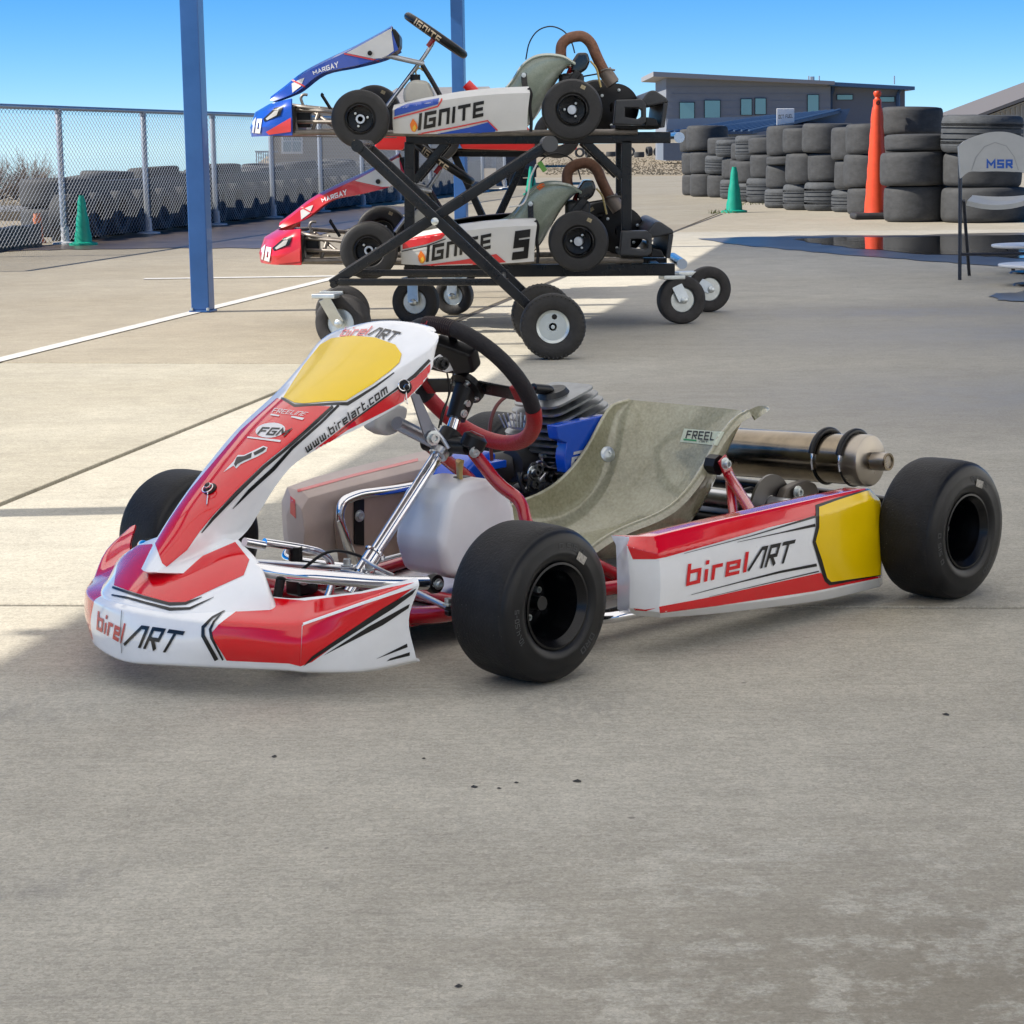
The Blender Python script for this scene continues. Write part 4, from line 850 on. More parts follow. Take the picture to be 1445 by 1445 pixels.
for r in half: rows.append([V((p[0], -p[1], p[2])) for p in r[:0:-1]] + list(r))
nose = surf('nose_fairing', rows, WHITE, kart, nu=5, nv=4, su=(1, 3), sv=(2, 10), thick=-.005, smooth=32, soft=.0035)
nose.data.materials.append(RED)
for q in nose.data.polygons:
    if q.center.y < -.115: q.material_index = 1
# raised centre bib
def bibrow(yh, x0, z0, bow, zb=0): return [V((x0 - bow * (t * t), yh * t, z0 - zb * t * t - (.035 if abs(t) > 1 else 0))) for t in (-1.07, -1, -.8, -.45, 0, .45, .8, 1, 1.07)]
bib = surf('nose_bib', [bibrow(.075, 1.335, .232, .015), bibrow(.155, 1.372, .214, .030, .008), bibrow(.205, 1.420, .188, .055, .015), bibrow(.222, 1.474, .158, .10, .018), bibrow(.215, 1.500, .140, .115, .006), bibrow(.213, 1.506, .128, .118, .0)], WHITE, nose, nu=5, nv=5, sv=(1, 7), su=(4,), thick=-.004, smooth=30, soft=.005)
# ---------------------------------------------------------------- nassau panel
ST = [(1.402, .229, .043), (1.362, .270, .047), (1.314, .309, .057), (1.260, .350, .065), (1.183, .400, .080), (1.081, .453, .096), (.992, .499, .125), (.935, .531, .146), (.902, .549, .136), (.878, .560, .105)]
OUTP = [(341, 756, .055), (364, 722, .058), (388, 684, .067), (416, 652, .075), (461, 625, .090), (516, 598, .106), (571, 565, .133), (603, 530, .150), (609, 496, .140), (603, 472, .112)]
rows = [[V((1.445, -.03, .190)), V((1.45, -.02, .190)), V((1.455, -.008, .189)), V((1.457, 0, .189)), V((1.455, .008, .189)), V((1.45, .02, .190)), V((1.40, .07, .185))]]
rows[0][0] = V((1.40, -.07, .185))
for (x, z, w_), (u, v, yo) in zip(ST, OUTP):
    i = len(rows); nxt = ST[min(i, len(ST) - 1)]; prv = ST[max(i - 2, 0)]; tx, tz = nxt[0] - prv[0], nxt[1] - prv[1]; L = math.hypot(tx, tz) or 1; nx, nz = tz / L, -tx / L
    o_ = K(u, v, y=yo); bul = .010 + .02 * w_
    rows.append([V((o_.x, -yo, o_.z)), V((x, -w_, z)), V((x + nx * bul * .75, -w_ * .5, z + nz * bul * .75)), V((x + nx * bul, 0, z + nz * bul)), V((x + nx * bul * .75, w_ * .5, z + nz * bul * .75)), V((x, w_, z)), o_])
l_ = rows[-1]; rows.append([l_[0] + V((-.012, .012, -.004)), V((.862, -.085, .562)), V((.858, -.045, .567)), V((.857, 0, .569)), V((.858, .045, .567)), V((.862, .085, .562)), l_[6] + V((-.012, -.012, -.004))])
panel = surf('front_panel', rows, WHITE, kart, nu=5, nv=5, sv=(1, 5), thick=-.004, smooth=28, soft=.0035)
# ---------------------------------------------------------------- side pods
def pod(side, pxs, front, rear):
    """stations front to rear; each a closed section: inner top, ridge, fold, low, bottom, inner bottom, inner mid"""
    rows = []
    for st in pxs: rows.append([V((p[0], p[1] * side, p[2])) for p in st])
    o = surf('side_pod', rows, WHITE, kart, nu=6, nv=4, sv=(0, 1, 2, 4, 5, 6), su=(1,), thick=.0, smooth=26); return o
def sect(ridge, fold, low, bot, y, inn):
    r_, f_, l_, b2 = (K(u, v, y=yy) for (u, v), yy in ((ridge, y - .018), (fold, y), (low, y - .004), (bot, y - .020)))
    top = V((r_.x, r_.y - .045, r_.z - .003)); return [V((r_.x, inn, r_.z - .02)), top, r_, f_, (f_ + l_) / 2 + V((0, .004, 0)), l_, b2, V((b2.x, inn, b2.z + .006)), V((b2.x, inn - .0, (r_.z + b2.z) / 2)), V((r_.x, inn, r_.z - .02))]
S0 = sect((889, 757), (884, 770), (888, 858), (890, 868), .492, .44)
S1 = sect((922, 757), (930, 782), (930, 864), (932, 872), .538, .44)
S2 = sect((1000, 738), (1005, 764), (1010, 855), (1012, 866), .552, .44)
S3 = sect((1085, 719), (1090, 743), (1095, 846), (1097, 856), .562, .44)
S4 = sect((1160, 702), (1165, 725), (1170, 833), (1172, 845), .566, .44)
S5 = sect((1220, 689), (1230, 706), (1240, 816), (1242, 828), .562, .46)
S6 = sect((1228, 690), (1242, 707), (1245, 814), (1246, 824), .545, .47)
def podmesh(name, sts, parent, m):
    rows = sts; o = surf(name, rows, m, parent, nu=5, nv=4, sv=(1, 2, 3, 5, 6, 7, 8), su=(1, 5), thick=0, smooth=28)
    bm = bmesh.new(); bm.from_mesh(o.data); bmesh.ops.remove_doubles(bm, verts=bm.verts, dist=1e-5); bmesh.ops.holes_fill(bm, edges=[e for e in bm.edges if e.is_boundary], sides=0); bmesh.ops.recalc_face_normals(bm, faces=bm.faces); bm.to_mesh(o.data); bm.free()
    return soften(o, .0045, 22)
podL = podmesh('side_pod', [S0, S1, S2, S3, S4, S5, S6], kart, WHITE)
podL.data.materials.append(RED)
for q in podL.data.polygons:
    if q.normal.z > .30 and q.center.z > .12: q.material_index = 1
# far side pod, hollow towards the driver
def fsec(x, zt, zb, yo): 
    return [V((x, -.47, zt - .012)), V((x, -.49, zt)), V((x, -yo + .02, zt + .004)), V((x, -yo, zt - .03)), V((x, -yo, (zt + zb) / 2)), V((x, -yo + .004, zb + .02)), V((x, -yo + .02, zb)), V((x, -.47, zb + .005)), V((x, -.462, (zt + zb) / 2)), V((x, -.47, zt - .012))]
podR = podmesh('side_pod', [fsec(.725, .165, .055, .52), fsec(.705, .186, .045, .56), fsec(.60, .195, .045, .58), fsec(.46, .205, .045, .585), fsec(.34, .212, .045, .585), fsec(.20, .22, .05, .58), fsec(.19, .215, .055, .57)], kart, PODIN)
def onp(pts, y): return [K(u, v, y=y) for u, v in pts]
rec = MB().prism(onp(((478, 800), (471, 740), (474, 712), (490, 697), (620, 668), (620, 800)), -.4615), (0, .003, 0)).build('pod_recess', mat('pod_recess_brown', (.36, .26, .215), .55, var=.1), podR, bevel=.001)
MB().prism(onp(((499, 706), (513, 704), (513, 770), (499, 768)), -.4575), (0, .003, 0)).build('slot', BLK, podR, bevel=.001); bolt(K(507, 728, y=-.453), (0, 1, 0), .008, .008, podR)
tub('pod_bar', onp(((620, 680), (560, 691), (505, 698), (482, 708), (478, 730), (487, 760), (500, 795)), -.435), .0105, CHROME, rad=.03, n=14)
decal('pod_edge_stripe', KF, podR, band([(420, 693), (500, 671), (590, 649)], [4, 4, 4]), mat('faded_red_print', (.55, .05, .045), .35, coat=.3), off=.001)
# ---------------------------------------------------------------- seat
RIM = [(.56, .105, .150), (.49, .135, .160), (.43, .150, .165), (.373, .158, .167), (.322, .167, .165), (.270, .185, .163), (.217, .218, .161), (.173, .259, .160), (.135, .300, .162), (.095, .330, .166), (.045, .340, .158), (-.005, .338, .152)]
CEN = [(.60, .098), (.55, .090), (.49, .078), (.42, .066), (.30, .062), (.235, .072), (.175, .098), (.125, .140), (.085, .200), (.05, .268), (.01, .335)]
rows = []
for (x, z, w_), (cx, cz) in zip(RIM, CEN):
    R1 = V((x, w_, z)); C1 = V((cx, 0, cz)); 
    prof = [R1 + V((-.004, .016, -.012)), R1 + V((0, .008, .002)), R1, V((x * .72 + cx * .28 , w_ * .97, z * .62 + cz * .38)), V((x * .35 + cx * .65, w_ * .80, z * .22 + cz * .78)), V((cx * .92 + x * .08, w_ * .45, cz * .97 + z * .03)), C1]
    rows.append([V((p.x, -p.y, p.z)) for p in prof] + prof[-2::-1])
seat = surf('seat', rows, SEATM, kart, nu=5, nv=4, sv=(2, 10), thick=.005, smooth=45)
tip = surf('seat_wing', [[K(1052, 581, y=.15), K(1062, 586, y=.158), K(1066, 592, y=.165)], [K(1070, 573, y=.15), K(1078, 577, y=.156), K(1080, 583, y=.16)], [K(1084, 573, y=.148), K(1086, 577, y=.15), K(1085, 580, y=.152)]], SEATM, seat, nu=3, nv=3, thick=.004)
hs_ = hit(KF, seat, 857, 641)
if hs_: MB().lathe([(.017, 0), (.017, .003), (.0135, .004), (.011, .006), (.005, .006), (.005, .003), (0, .003)], hs_[0], hs_[1], 20).build('seat_bolt', ZINC, seat, 40)
q = [(966, 605), (1022, 610), (1012, 629), (960, 624)]
st = decal('seat_sticker', KF, seat, [q], mat('sticker_pale', (.52, .57, .44), .4), seat, off=.0015)
text_px('sticker_text', KF, seat, 'FREEL', ((968, 619), (1009, 622.5), (1011, 610.5), (971, 608)), BLKS, t=.16, parent=seat, off=.0028)
decal('sticker_bar', KF, seat, [[(965.5, 619.5), (984, 621.3), (983.5, 623.3), (965, 621.5)]], mat('sticker_green', (.02, .28, .09), .4), seat, off=.0028)
text_px('sticker_small_text', KF, seat, 'ART', ((987, 624.5), (1000, 625.5), (1000, 622.5), (987, 621.8)), BLKS, t=.16, parent=seat, off=.0028)
# seat strut
e1 = hit(KF, seat, 1004, 655); e1 = e1[0] if e1 else V((.12, .17, .27))
MB().lathe([(.021, -.004), (.021, .022)], e1, (0, 1, 0), 8).build('seat_spacer', BLK, kart, 30)
t1 = e1 + V((0, .030, .004))
MB().bar(t1 + V((.004, 0, .012)), t1 + V((-.02, .008, -.04)), .006, .030, up=(1, 0, .4)).build('seat_strut_plate', REDF, kart, bevel=.002); bolt(t1 + V((-.0, .004, 0)), (0, 1, 0), .008, .012)
tub('seat_strut', [t1 + V((-.012, .005, -.025)), K(1064, 728, y=.40)], .011, REDF); tub('seat_strut', [t1 + V((-.016, .006, -.04)), K(1036, 735, y=.34)], .010, REDF)
# ---------------------------------------------------------------- steering
hub0 = V((.69, 0, .44)); axd = V((-math.cos(R_(36)), 0, math.sin(R_(36)))); e1_ = V((0, 1, 0)); e2_ = axd.cross(e1_)
def rp(t, r=.150, h=0): return hub0 + axd * h + (e1_ * math.cos(t) + e2_ * math.sin(t)) * r
tub_ok = True
sw = MB().lathe([(.018, -.012), (.036, -.006), (.036, .006), (.018, .010)], hub0 + axd * -.006, axd, 24).build('steering_wheel', BLK, kart, 40)
def arcseg(name, t0, t1, m, r=.0155, n=28): return MB().tube([rp(t0 + (t1 - t0) * k / n) for k in range(n + 1)], r, 14).build(name, m, sw, 50)
PI = math.pi
arcseg('grip_black', -PI * 1.10, PI * .10, GRIPB) if e2_.z < 0 else None
arcseg('grip_red', PI * .10, PI * .90, GRIPR) if e2_.z < 0 else None
if e2_.z > 0: arcseg('grip_black', -PI * .08, PI * 1.08, GRIPB); arcseg('grip_red', PI * 1.08, PI * 1.92, GRIPR)
dn = 1 if e2_.z < 0 else -1
for t0 in (dn * .10, PI - dn * .10):
    a_, b2 = rp(t0, .03), rp(t0, .148); MB().bar(a_, b2, .034, .005, up=axd).build('spoke', BLKM, sw, bevel=.004)
    MB().bar(rp(t0, .112), rp(t0, .140), .037, .009, up=axd).build('spoke_wrap', GRIPR, sw, bevel=.003)
for t0 in (-dn * PI * .42, -dn * PI * .58): MB().bar(rp(t0, .03), rp(t0, .148), .020, .005, up=axd).build('spoke', BLKM, sw, bevel=.003)
MB().prism([rp(-dn * t_, r_, .005) for t_, r_ in ((.22 * PI, .085), (.28 * PI, .128), (.5 * PI, .126), (.72 * PI, .128), (.78 * PI, .085), (.6 * PI, .05), (.4 * PI, .05))], axd * -.030).build('dash_display', BLK, sw, bevel=.006)
for t0 in (PI * .25, PI * .75, PI * 1.25, PI * 1.75): bolt(rp(t0, .025, -.012), -axd, .005, .008, sw)
rt = MB()
for k_ in range(16):   # lacing ribs on the upper grip
    t0 = -dn * (PI * .40 + k_ * .030); rt.tube([rp(t0, .150) + (rp(t0, .166) - rp(t0, .150)).normalized() * .0158 * math.cos(a2) + axd * .0158 * math.sin(a2) for a2 in [j * 2 * PI / 12 for j in range(12)]], .0012, 4, closed=True)
rt.build('grip_stitching', mat('grip_rib', (.03, .012, .014), .5), sw)
text_px('grip_lettering', KF, bpy.data.objects['grip_black'], 'birel', ((556, 468), (600, 463), (604, 453), (562, 456)), mat('red_thread', (.50, .02, .02), .5), t=.2, gap=.18, parent=sw, off=.0008, cell=3)
for k_, pl in enumerate((((628, 516), (633, 535), (634, 560), (624, 580), (619, 604)), ((640, 520), (638, 545), (629, 572), (622, 600)))): tub('display_wire', [K(u, v, y=.055) for u, v in pl], .0018, BLK, rad=.05, n=6)
colb, colt = V((.973, 0, .118)), V((.745, 0, .345))
cdir = (colt - colb).normalized()
tub('steering_column', [colb - cdir * .05, colt], .0118, CHROME, n=20)
MB().lathe([(.0165, 0), (.0185, .002), (.0185, .016), (.0165, .018)], colb + cdir * .275, cdir, 20).build('column_collar', ALU, kart, 40); MB().lathe([(.0165, 0), (.0165, .045), (.021, .046), (.021, .050)], colb - cdir * .005, cdir, 20).build('column_sleeve', CHROME, kart, 40)
hb = hub0 - axd * .012; tub('column_top', [colt, hb - (hb - colt) * .35], .0115, CHROME)
MB().tube([colt + (hb - colt) * .38, hb + axd * .004], [.019, .024], 20).build('steering_hub', BLK, kart, 40)
for t_ in (.55, .75): bolt(colt + (hb - colt) * t_ + V((.004, .019, -.004)), (0.2, 1, -.1), .005, .005)
br = MB(); cm = colb + cdir * .308
br.tube([cm + V((.0, -.055, -.004)), cm + V((0, .062, -.002))], .0165, 14); br.tube([cm - cdir * .016, cm + cdir * .024], .023, 16)
br.build('column_bracket', BLK, kart, 40)
kn = cm + V((-.006, .068, .004)); MB().lathe([(.020, -.012), (.024, -.008), (.024, .012), (.018, .017), (.0, .018)], kn, (-.35, .25, .9), 20).build('column_clamp', BLK, kart, 40)
MB().lathe([(.016, .0175), (.014, .0205), (0, .0205)], kn, (-.35, .25, .9), 20).build('red_cap', mat('dark_red_cap', (.16, .006, .008), .3), kart, 40); bolt(kn + V((.012, .016, -.014)), (.3, .9, -.2), .007, .006)
for s in (-1, 1):   # red column supports
    a_ = cm + V((-.012, s * .06, -.012)); tub('column_support', [a_, K(704, 685, y=.11) if s > 0 else V((.60, -.10, .24)), K(736, 706, y=.155) if s > 0 else V((.53, -.15, .21)), K(743, 745, y=.185) if s > 0 else V((.50, -.19, .13)), V((.49, s * .21, .06))], .0125, REDF, rad=.035, n=14)
# silver plate links between panel and column
MB().prism([K(u, v, y=.045) for u, v in ((579, 553), (592, 557), (620, 618), (603, 625), (598, 612))], (0, -.004, 0)).build('panel_bracket', mat('grey_bracket', (.26, .28, .33), .4, .6), kart, bevel=.001); bolt(K(611, 618, y=.050), (.2, 1, 0), .009, .009)
tub('panel_arm', [cm + V((0.01, -.02, .0)), K(560, 597, y=.0)], .013, mat('silver_arm', (.45, .47, .50), .35, .8)); tub('panel_cable', [K(576, 545, y=-.02), K(600, 590, y=.02), K(625, 620, y=.04), K(633, 633, y=.05)], .004, ALU, rad=.05)
ov = MB().prism([K(u, v, y=-.03) for u, v in ((532, 590), (560, 570), (578, 575), (575, 590), (562, 612), (548, 616), (530, 606))], (0, -.04, 0)).build('panel_mount', mat('white_translucent', (.72, .73, .72), .4), kart, bevel=.008)
pf = [K(u, v, y=.07) for u, v in ((605, 512), (622, 500), (635, 512), (640, 523), (630, 526), (612, 518))]; MB().prism(pf, (0, -.005, 0)).build('sensor_plate', ALU, kart, bevel=.001); bolt(K(624, 513, y=.075), (.3, 1, 0), .008, .014, m=BLKM)
# ---------------------------------------------------------------- fuel tank
tk_ = [(634, 816), (622, 772), (634, 704), (650, 684), (690, 674), (717, 686), (729, 716), (738, 780), (705, 825)]
tank = MB().prism([K(u, v, y=.075) for u, v in tk_], (0, -.135, 0)).build('fuel_tank', TANKM, kart, bevel=.020, seg=4)
MB().lathe([(.020, 0), (.020, .016), (.016, .020), (0, .020)], K(652, 684, y=.02) + V((0, 0, -.004)), (0, 0, 1), 20).build('tank_cap', BLK, tank, 40)
tc_ = K(650, 680, y=.02)
for k_, (dx, m_) in enumerate(((-.005, mat('tan_hose', (.60, .40, .18), .4)), (.004, HOSE), (.010, HOSE))): tub('fuel_hose', [tc_ + V((dx, .01 * k_ - .008, 0)), tc_ + V((dx + .01, .01 * k_, .02)), K(646 + k_ * 3, 650, y=.05)], .0042, m_, tank, 8)
# ---------------------------------------------------------------- pedals and front linkage
tub('brake_pedal', [K(373, 765, y=-.10), K(425, 773, y=-.10), K(452, 779, y=-.10), K(466, 790, y=-.10), K(468, 806, y=-.10), K(466, 850, y=-.11)], .0075, CHROME, rad=.022, n=12)
MB().lathe([(.013, -.012), (.013, .014)], K(417, 782, y=-.10), (0, 0, 1), 12).build('pedal_stop', BLKM, kart, 40)
tub('throttle_pedal', [K(470, 820, y=.10), K(462, 846, y=.10), V((1.2, .10, .06))], .007, CHROME, rad=.02); tub('throttle_pedal_plate', [K(372, 770, y=.10), K(345, 765, y=.10)], .008, CHROME)
MB().box((1.02, -.11, .075), (1.07, -.07, .118)).build('brake_cylinder', BLKM, kart, bevel=.006); tub('brake_rod', [V((1.05, -.09, .10)), V((.6, -.2, .09))], .004, ALU); bolt(V((1.06, -.068, .11)), (0, 1, 0), .008, .02)
tub('brake_line', [V((1.05, -.09, .118)), V((1.0, -.06, .16)), V((.95, -.02, .14)), V((.85, -.1, .08))], .003, BLK, rad=.04, n=6)
for x_, y_ in ((.985, .03), (.985, -.03)): bolt(V((x_, y_, .126)), (0, 0, 1), .007, .014)
MB().bar(V((.965, 0, .112)), V((.995, 0, .118)), .08, .008).build('steering_plate', ALU, kart, bevel=.002)
tub('brake_cable', [K(512, 788, y=.02), K(530, 800, y=.06), K(556, 812, y=.1)], .003, ALU, rad=.05, n=6)
# ---------------------------------------------------------------- engine on the far side
ec = V((.135, -.28, .10)); en = MB().box((.02, -.36, .06), (.23, -.20, .16)).build('engine', ENG, kart, bevel=.02, seg=3)
ez = V((.27, 0, .963)).normalized(); ex_ = V((.963, 0, -.27)); ey_ = V((0, 1, 0))
def fin(c, lx, ly, th, nx=V((0, 0, 1)), m=ENG, name='cooling_fin'):
    a_, b2 = ex_ * lx / 2, ey_ * ly / 2; mb = MB(); pts = []
    for k in range(24):
        t = 2 * PI * k / 24; cx, sy = math.cos(t), math.sin(t); pts.append(c + a_ * math.copysign(abs(cx) ** .38, cx) + b2 * math.copysign(abs(sy) ** .38, sy))
    o = mb.prism(pts, ez * th).build(name, m, en, 30); return o
cb = K(806, 676, y=-.28)
HF = mat('grey_head_fin', (.22, .235, .25), .3, .8, var=.2, vscale=40)
for k in range(8): fin(cb + ez * (k * .0125), .165, .160, .0026, m=FIN)
MB().tube([cb - ez * .02, cb + ez * .185], .050, 24).build('cylinder', ENG, en, 40)
for k in range(7):
    f_ = 1.12 - .055 * max(0, k - 1) ** 1.15; fin(cb + ez * (.106 + k * .0150), .185 * f_, .180 * f_, .0050, m=HF, name='head_fin')
MB().tube([cb + ez * .195, cb + ez * .212], [.04, .03], 20).build('cylinder_head', ENG, en, 40)
sp = K(776, 549, y=-.28); tub('spark_plug_cap', [sp + V((0, 0, -.035)), sp + V((0, 0, -.002)), sp + V((.052, .0, .006))], .0115, BLK, en, rad=.01); tub('spark_lead', [sp + V((.05, 0, .006)), K(725, 552, y=-.28), K(700, 570, y=-.28), K(690, 600, y=-.28), K(694, 650, y=-.28)], .004, mat('dark_red_lead', (.10, .012, .012), .4), en, rad=.06)
tub('temperature_sensor', [K(806, 562, y=-.27), K(806, 552, y=-.27)], .008, BLK, en)
sh_ = [K(u, v, y=-.175) for u, v in ((785, 601), (857, 585), (840, 640), (800, 668), (797, 645), (800, 625), (788, 620))]; shr = MB().prism(sh_, (0, -.03, 0)).build('blue_shroud', BLUEP, en, bevel=.003)
text_px('shroud_lettering', KF, shr, 'air', ((805, 657), (856, 645), (858, 619), (808, 630)), mat('silver_print', (.55, .57, .60), .35), t=.15, gap=.16, parent=en, off=.0015)
fn2 = MB()
for k in range(8): fn2.tube([K(713 + k * 4.4, 603, y=-.30), K(704 + k * 6.2, 581 + abs(k - 4), y=-.30)], .0016, 6)
fn2.build('reed_fins', FIN, en, kind='stuff'); MB().box((.30, -.335, .208), (.345, -.29, .224)).build('blue_block', BLUEP, en, bevel=.002)
cbt = K(735, 655, y=-.30); tub('carburettor_throat', [cbt + V((.03, 0, 0)), cbt + V((-.03, 0, .0))], .036, mat('black_rubber_boot', (.014, .014, .015), .5), en, n=24); tub('carburettor', [cbt + V((-.03, 0, -.004)), cbt + V((-.085, 0, -.006))], .026, ENG, en, n=20)
MB().box((cbt.x - .085, -.33, .10), (cbt.x - .035, -.27, .165)).build('carburettor_body', mat('cast_grey', (.10, .10, .105), .45, .5, var=.3, vscale=60), en, bevel=.006)
tub('hose_clip', [cbt + V((-.028, .036, -.02)), cbt + V((-.028, .038, .028))], .005, CHROME, en); bolt(cbt + V((-.028, .036, .02)), (0, 1, 0), .006, .01, en)
r2 = random.Random(3)
for k in range(12): p = K(r2.uniform(738, 792), r2.uniform(662, 694), y=-.25 + r2.uniform(-.02, .04)); bolt(p, (r2.uniform(-.4, .4), 1, r2.uniform(-.2, .5)), r2.uniform(.005, .011), r2.uniform(.008, .02), en, m=r2.choice((ZINC, ENG, BLKM, ENG)))
for k, pl in enumerate((((745, 665), (757, 652), (764, 650), (775, 661), (783, 655)), ((742, 690), (752, 676), (760, 680), (770, 668)), ((783, 655), (800, 635), (825, 618), (842, 615)))): tub('throttle_linkage', [K(u, v, y=-.23) for u, v in pl], .0022 if k < 2 else .003, ALU if k < 2 else BLK, en, rad=.02, n=6)
tub('intake_hose', [K(732, 668, y=-.26), K(735, 680, y=-.25), K(742, 695, y=-.24)], .007, BLK, en, rad=.03)
MB().box((-.05, -.36, .055), (.0, -.2, .13)).build('clutch_cover', ENG, en, bevel=.02, seg=3); MB().box((.05, -.21, .06), (.24, -.17, .105)).build('engine_mount', BLKM, en, bevel=.006)
# blue airbox
ab = [K(u, v, y=-.33) for u, v in ((615, 758), (626, 712), (650, 665), (672, 645), (695, 635), (709, 644), (718, 664), (713, 686), (690, 706), (652, 764))]
abx = MB().prism(ab, (0, -.085, 0)).build('airbox', BLUEP, kart, bevel=.016, seg=4); tub('airbox_tube', [K(700, 662, y=-.345), K(728, 657, y=-.31)], .036, mat('black_rubber_boot', (.014, .014, .015), .5), kart, n=24)
tub('airbox_strap', [K(664, 668, y=-.325), K(658, 700, y=-.325)], .003, ALU, kart)
# ---------------------------------------------------------------- exhaust across the back
mx = -.215; m0, m1 = K(1040, 638, x=mx), K(1226, 650, x=mx); md_ = (m1 - m0).normalized(); L = (m1 - m0).length
mf = MB().lathe([(.020, -.10), (.050, -.02), (.054, 0), (.054, L - .036), (.0555, L - .034), (.0555, L), (.054, L + .004), (.050, L + .006), (.018, L + .008), (.018, L + .045), (.0185, L + .046), (.0185, L + .052), (.014, L + .052), (.014, L + .02)], m0, md_, 40).build('exhaust_muffler', STEELB, kart, 35)
MB().lathe([(.0557, L - .033), (.0559, L - .001), (.0545, L + .0048), (.050, L + .0075), (.0185, L + .0095)], m0, md_, 40).build('muffler_end_cap', mat('stainless', (.40, .36, .31), .3, 1, rvar=.06), mf, 35); tub('tail_pipe', [m0 + md_ * (L + .014), m0 + md_ * (L + .049)], .0195, mat('stainless', (.5, .5, .5)), mf, n=20)
for f_ in (.70, .90):
    c0 = m0 + md_ * (L * f_); up = V((0, 0, 1)) - md_ * md_.z; up.normalize(); fw_ = md_.cross(up)
    tub('muffler_hose_spring', [c0 + (up * math.cos(t) + fw_ * math.sin(t)) * .0605 for t in [(-1.1 + .16 * j) for j in range(16)]], .0075, BLK, mf, rad=.01)
    tub('muffler_spring', [c0 + (up * math.cos(t) + fw_ * math.sin(t)) * .0585 for t in (1.2, 1.5, 1.9)], .0035, CHROME, mf, rad=.01); tub('muffler_strap', [c0 + (up * math.cos(t) + fw_ * math.sin(t)) * .0562 for t in [1.9 + .2 * j for j in range(16)]], .0025, BLK, mf, rad=.01); tub('muffler_strap', [c0 + (up * math.cos(-t) + fw_ * math.sin(-t)) * .0562 for t in [1.1 + .2 * j for j in range(16)]], .0025, BLK, mf, rad=.01)
tub('exhaust_header', [m0 - md_ * .09, m0 + V((.02, -.16, .0)), V((-.12, -.36, .16)), V((.0, -.34, .18))], .020, STEELB, kart, rad=.08, n=16)
# rear axle hardware
cal = MB().prism([K(u, v, y=.22) for u, v in ((1106, 705), (1112, 690), (1126, 682), (1140, 678), (1152, 682), (1158, 694), (1152, 706), (1130, 712))], (0, -.025, 0)).build('brake_caliper', mat('brown_caliper', (.10, .085, .07), .4, .5, var=.3), kart, bevel=.006); bolt(K(1125, 695, y=.225), (0, 1, 0), .009, .01)
MB().lathe([(.022, -.003), (.066, -.003), (.066, .003), (.022, .003)], (0, .19, RRW), (0, 1, 0), 40, closed=True).build('brake_disc', mat('disc_steel', (.20, .19, .18), .35, .9), kart, 30); MB().lathe([(.022, -.003), (.10, -.003), (.10, .003), (.022, .003)], (0, -.17, RRW), (0, 1, 0), 40, closed=True).build('sprocket', BLKM, kart, 30)
for s in (-1, 1): MB().box((-.03, s * .27 - .012, .10), (.03, s * .27 + .012, .165)).build('axle_bearing', BLKM, kart, bevel=.01)
bmp = MB().tube(arc([(-.16, -.45, .12), (-.25, -.42, .12), (-.27, -.3, .12), (-.27, .3, .12), (-.25, .36, .12)], .06), .014, 12).build('rear_bumper_tube', BLKM, kart, 40)
tub('brake_hose', [K(1040, 705, y=.1), K(1048, 694, y=.1), K(1062, 690, y=.1), K(1068, 700, y=.1), K(1058, 708, y=.1)], .007, BLK, kart, rad=.02); MB().box((-.09, -.10, .06), (.04, .18, .11)).build('chain_guard', BLK, kart, bevel=.02)
# ---------------------------------------------------------------- livery, nose
dn_ = lambda nm, polys, m, o=nose, **k: decal(nm, KF, o, polys, m, **k)
dn_('livery_red', [[(308, 882), (340, 858), (357, 845), (372, 843), (430, 848), (510, 838), (585, 822), (560, 832), (426, 882), (424, 940), (408, 936), (320, 932), (297, 895)]], RED, off=.0008)
dn_('livery_red', [[(430, 881), (584, 829), (440, 934), (424, 940), (427, 884)]], RED, off=.0008)
dn_('livery_white_edge', band([(428, 881), (510, 852), (584, 827)], [3, 3.5, 4]), WSTICK, off=.0016)
dn_('livery_black', [[(587, 830), (582, 838), (555, 858), (445, 928), (428, 940), (440, 926), (540, 858)]], BLKS, off=.0016)
dn_('livery_black', [[(578, 852), (576, 858), (540, 882), (456, 925), (520, 884)], [(574, 908), (575, 913), (530, 930), (550, 920)], [(578, 920), (578, 925), (545, 933), (550, 929)]], BLKS, off=.0010)
dn_('livery_black', band([(325, 858), (300, 872), (287, 885), (287, 897), (306, 931)], [1, 3, 5, 5.5, 6]) + band([(313, 866), (302, 878), (297, 888), (299, 900), (315, 931)], [1, 3, 4, 4, 2.5]), BLKS, off=.0016)
text_px('nose_lettering', KF, nose, 'birel', ((137, 888), (172, 908), (178, 880), (139, 862)), mat('faded_red_print', (.62, .07, .06), .35, coat=.4), t=.18, gap=.2)
text_px('nose_lettering', KF, nose, 'ART', ((175, 910), (242, 922), (262, 891), (184, 880)), BLKS, t=.17, gap=.16)
decal('seam', KF, nose, band([(173, 862), (171, 890), (173, 921)], 1.0), mat('seam_line', (.25, .24, .23), .6), off=.0022)
# bib livery
decal('livery_red', KF, bib, [[(172, 775), (190, 770), (215, 768), (225, 804), (232, 808), (332, 765), (352, 790), (344, 812), (300, 832), (262, 850), (238, 850), (205, 841), (182, 834), (161, 826), (166, 795)]], RED, off=.0008)
decal('livery_black', KF, bib, band([(159, 829), (182, 837), (205, 844), (240, 853), (262, 852), (285, 843)], [3, 3.5, 4, 4.5, 4, 1]) + band([(158, 840), (180, 844), (205, 851), (240, 860), (268, 859), (302, 843)], [2, 3, 3.5, 4.5, 3.5, .6]), BLKS, off=.0014)
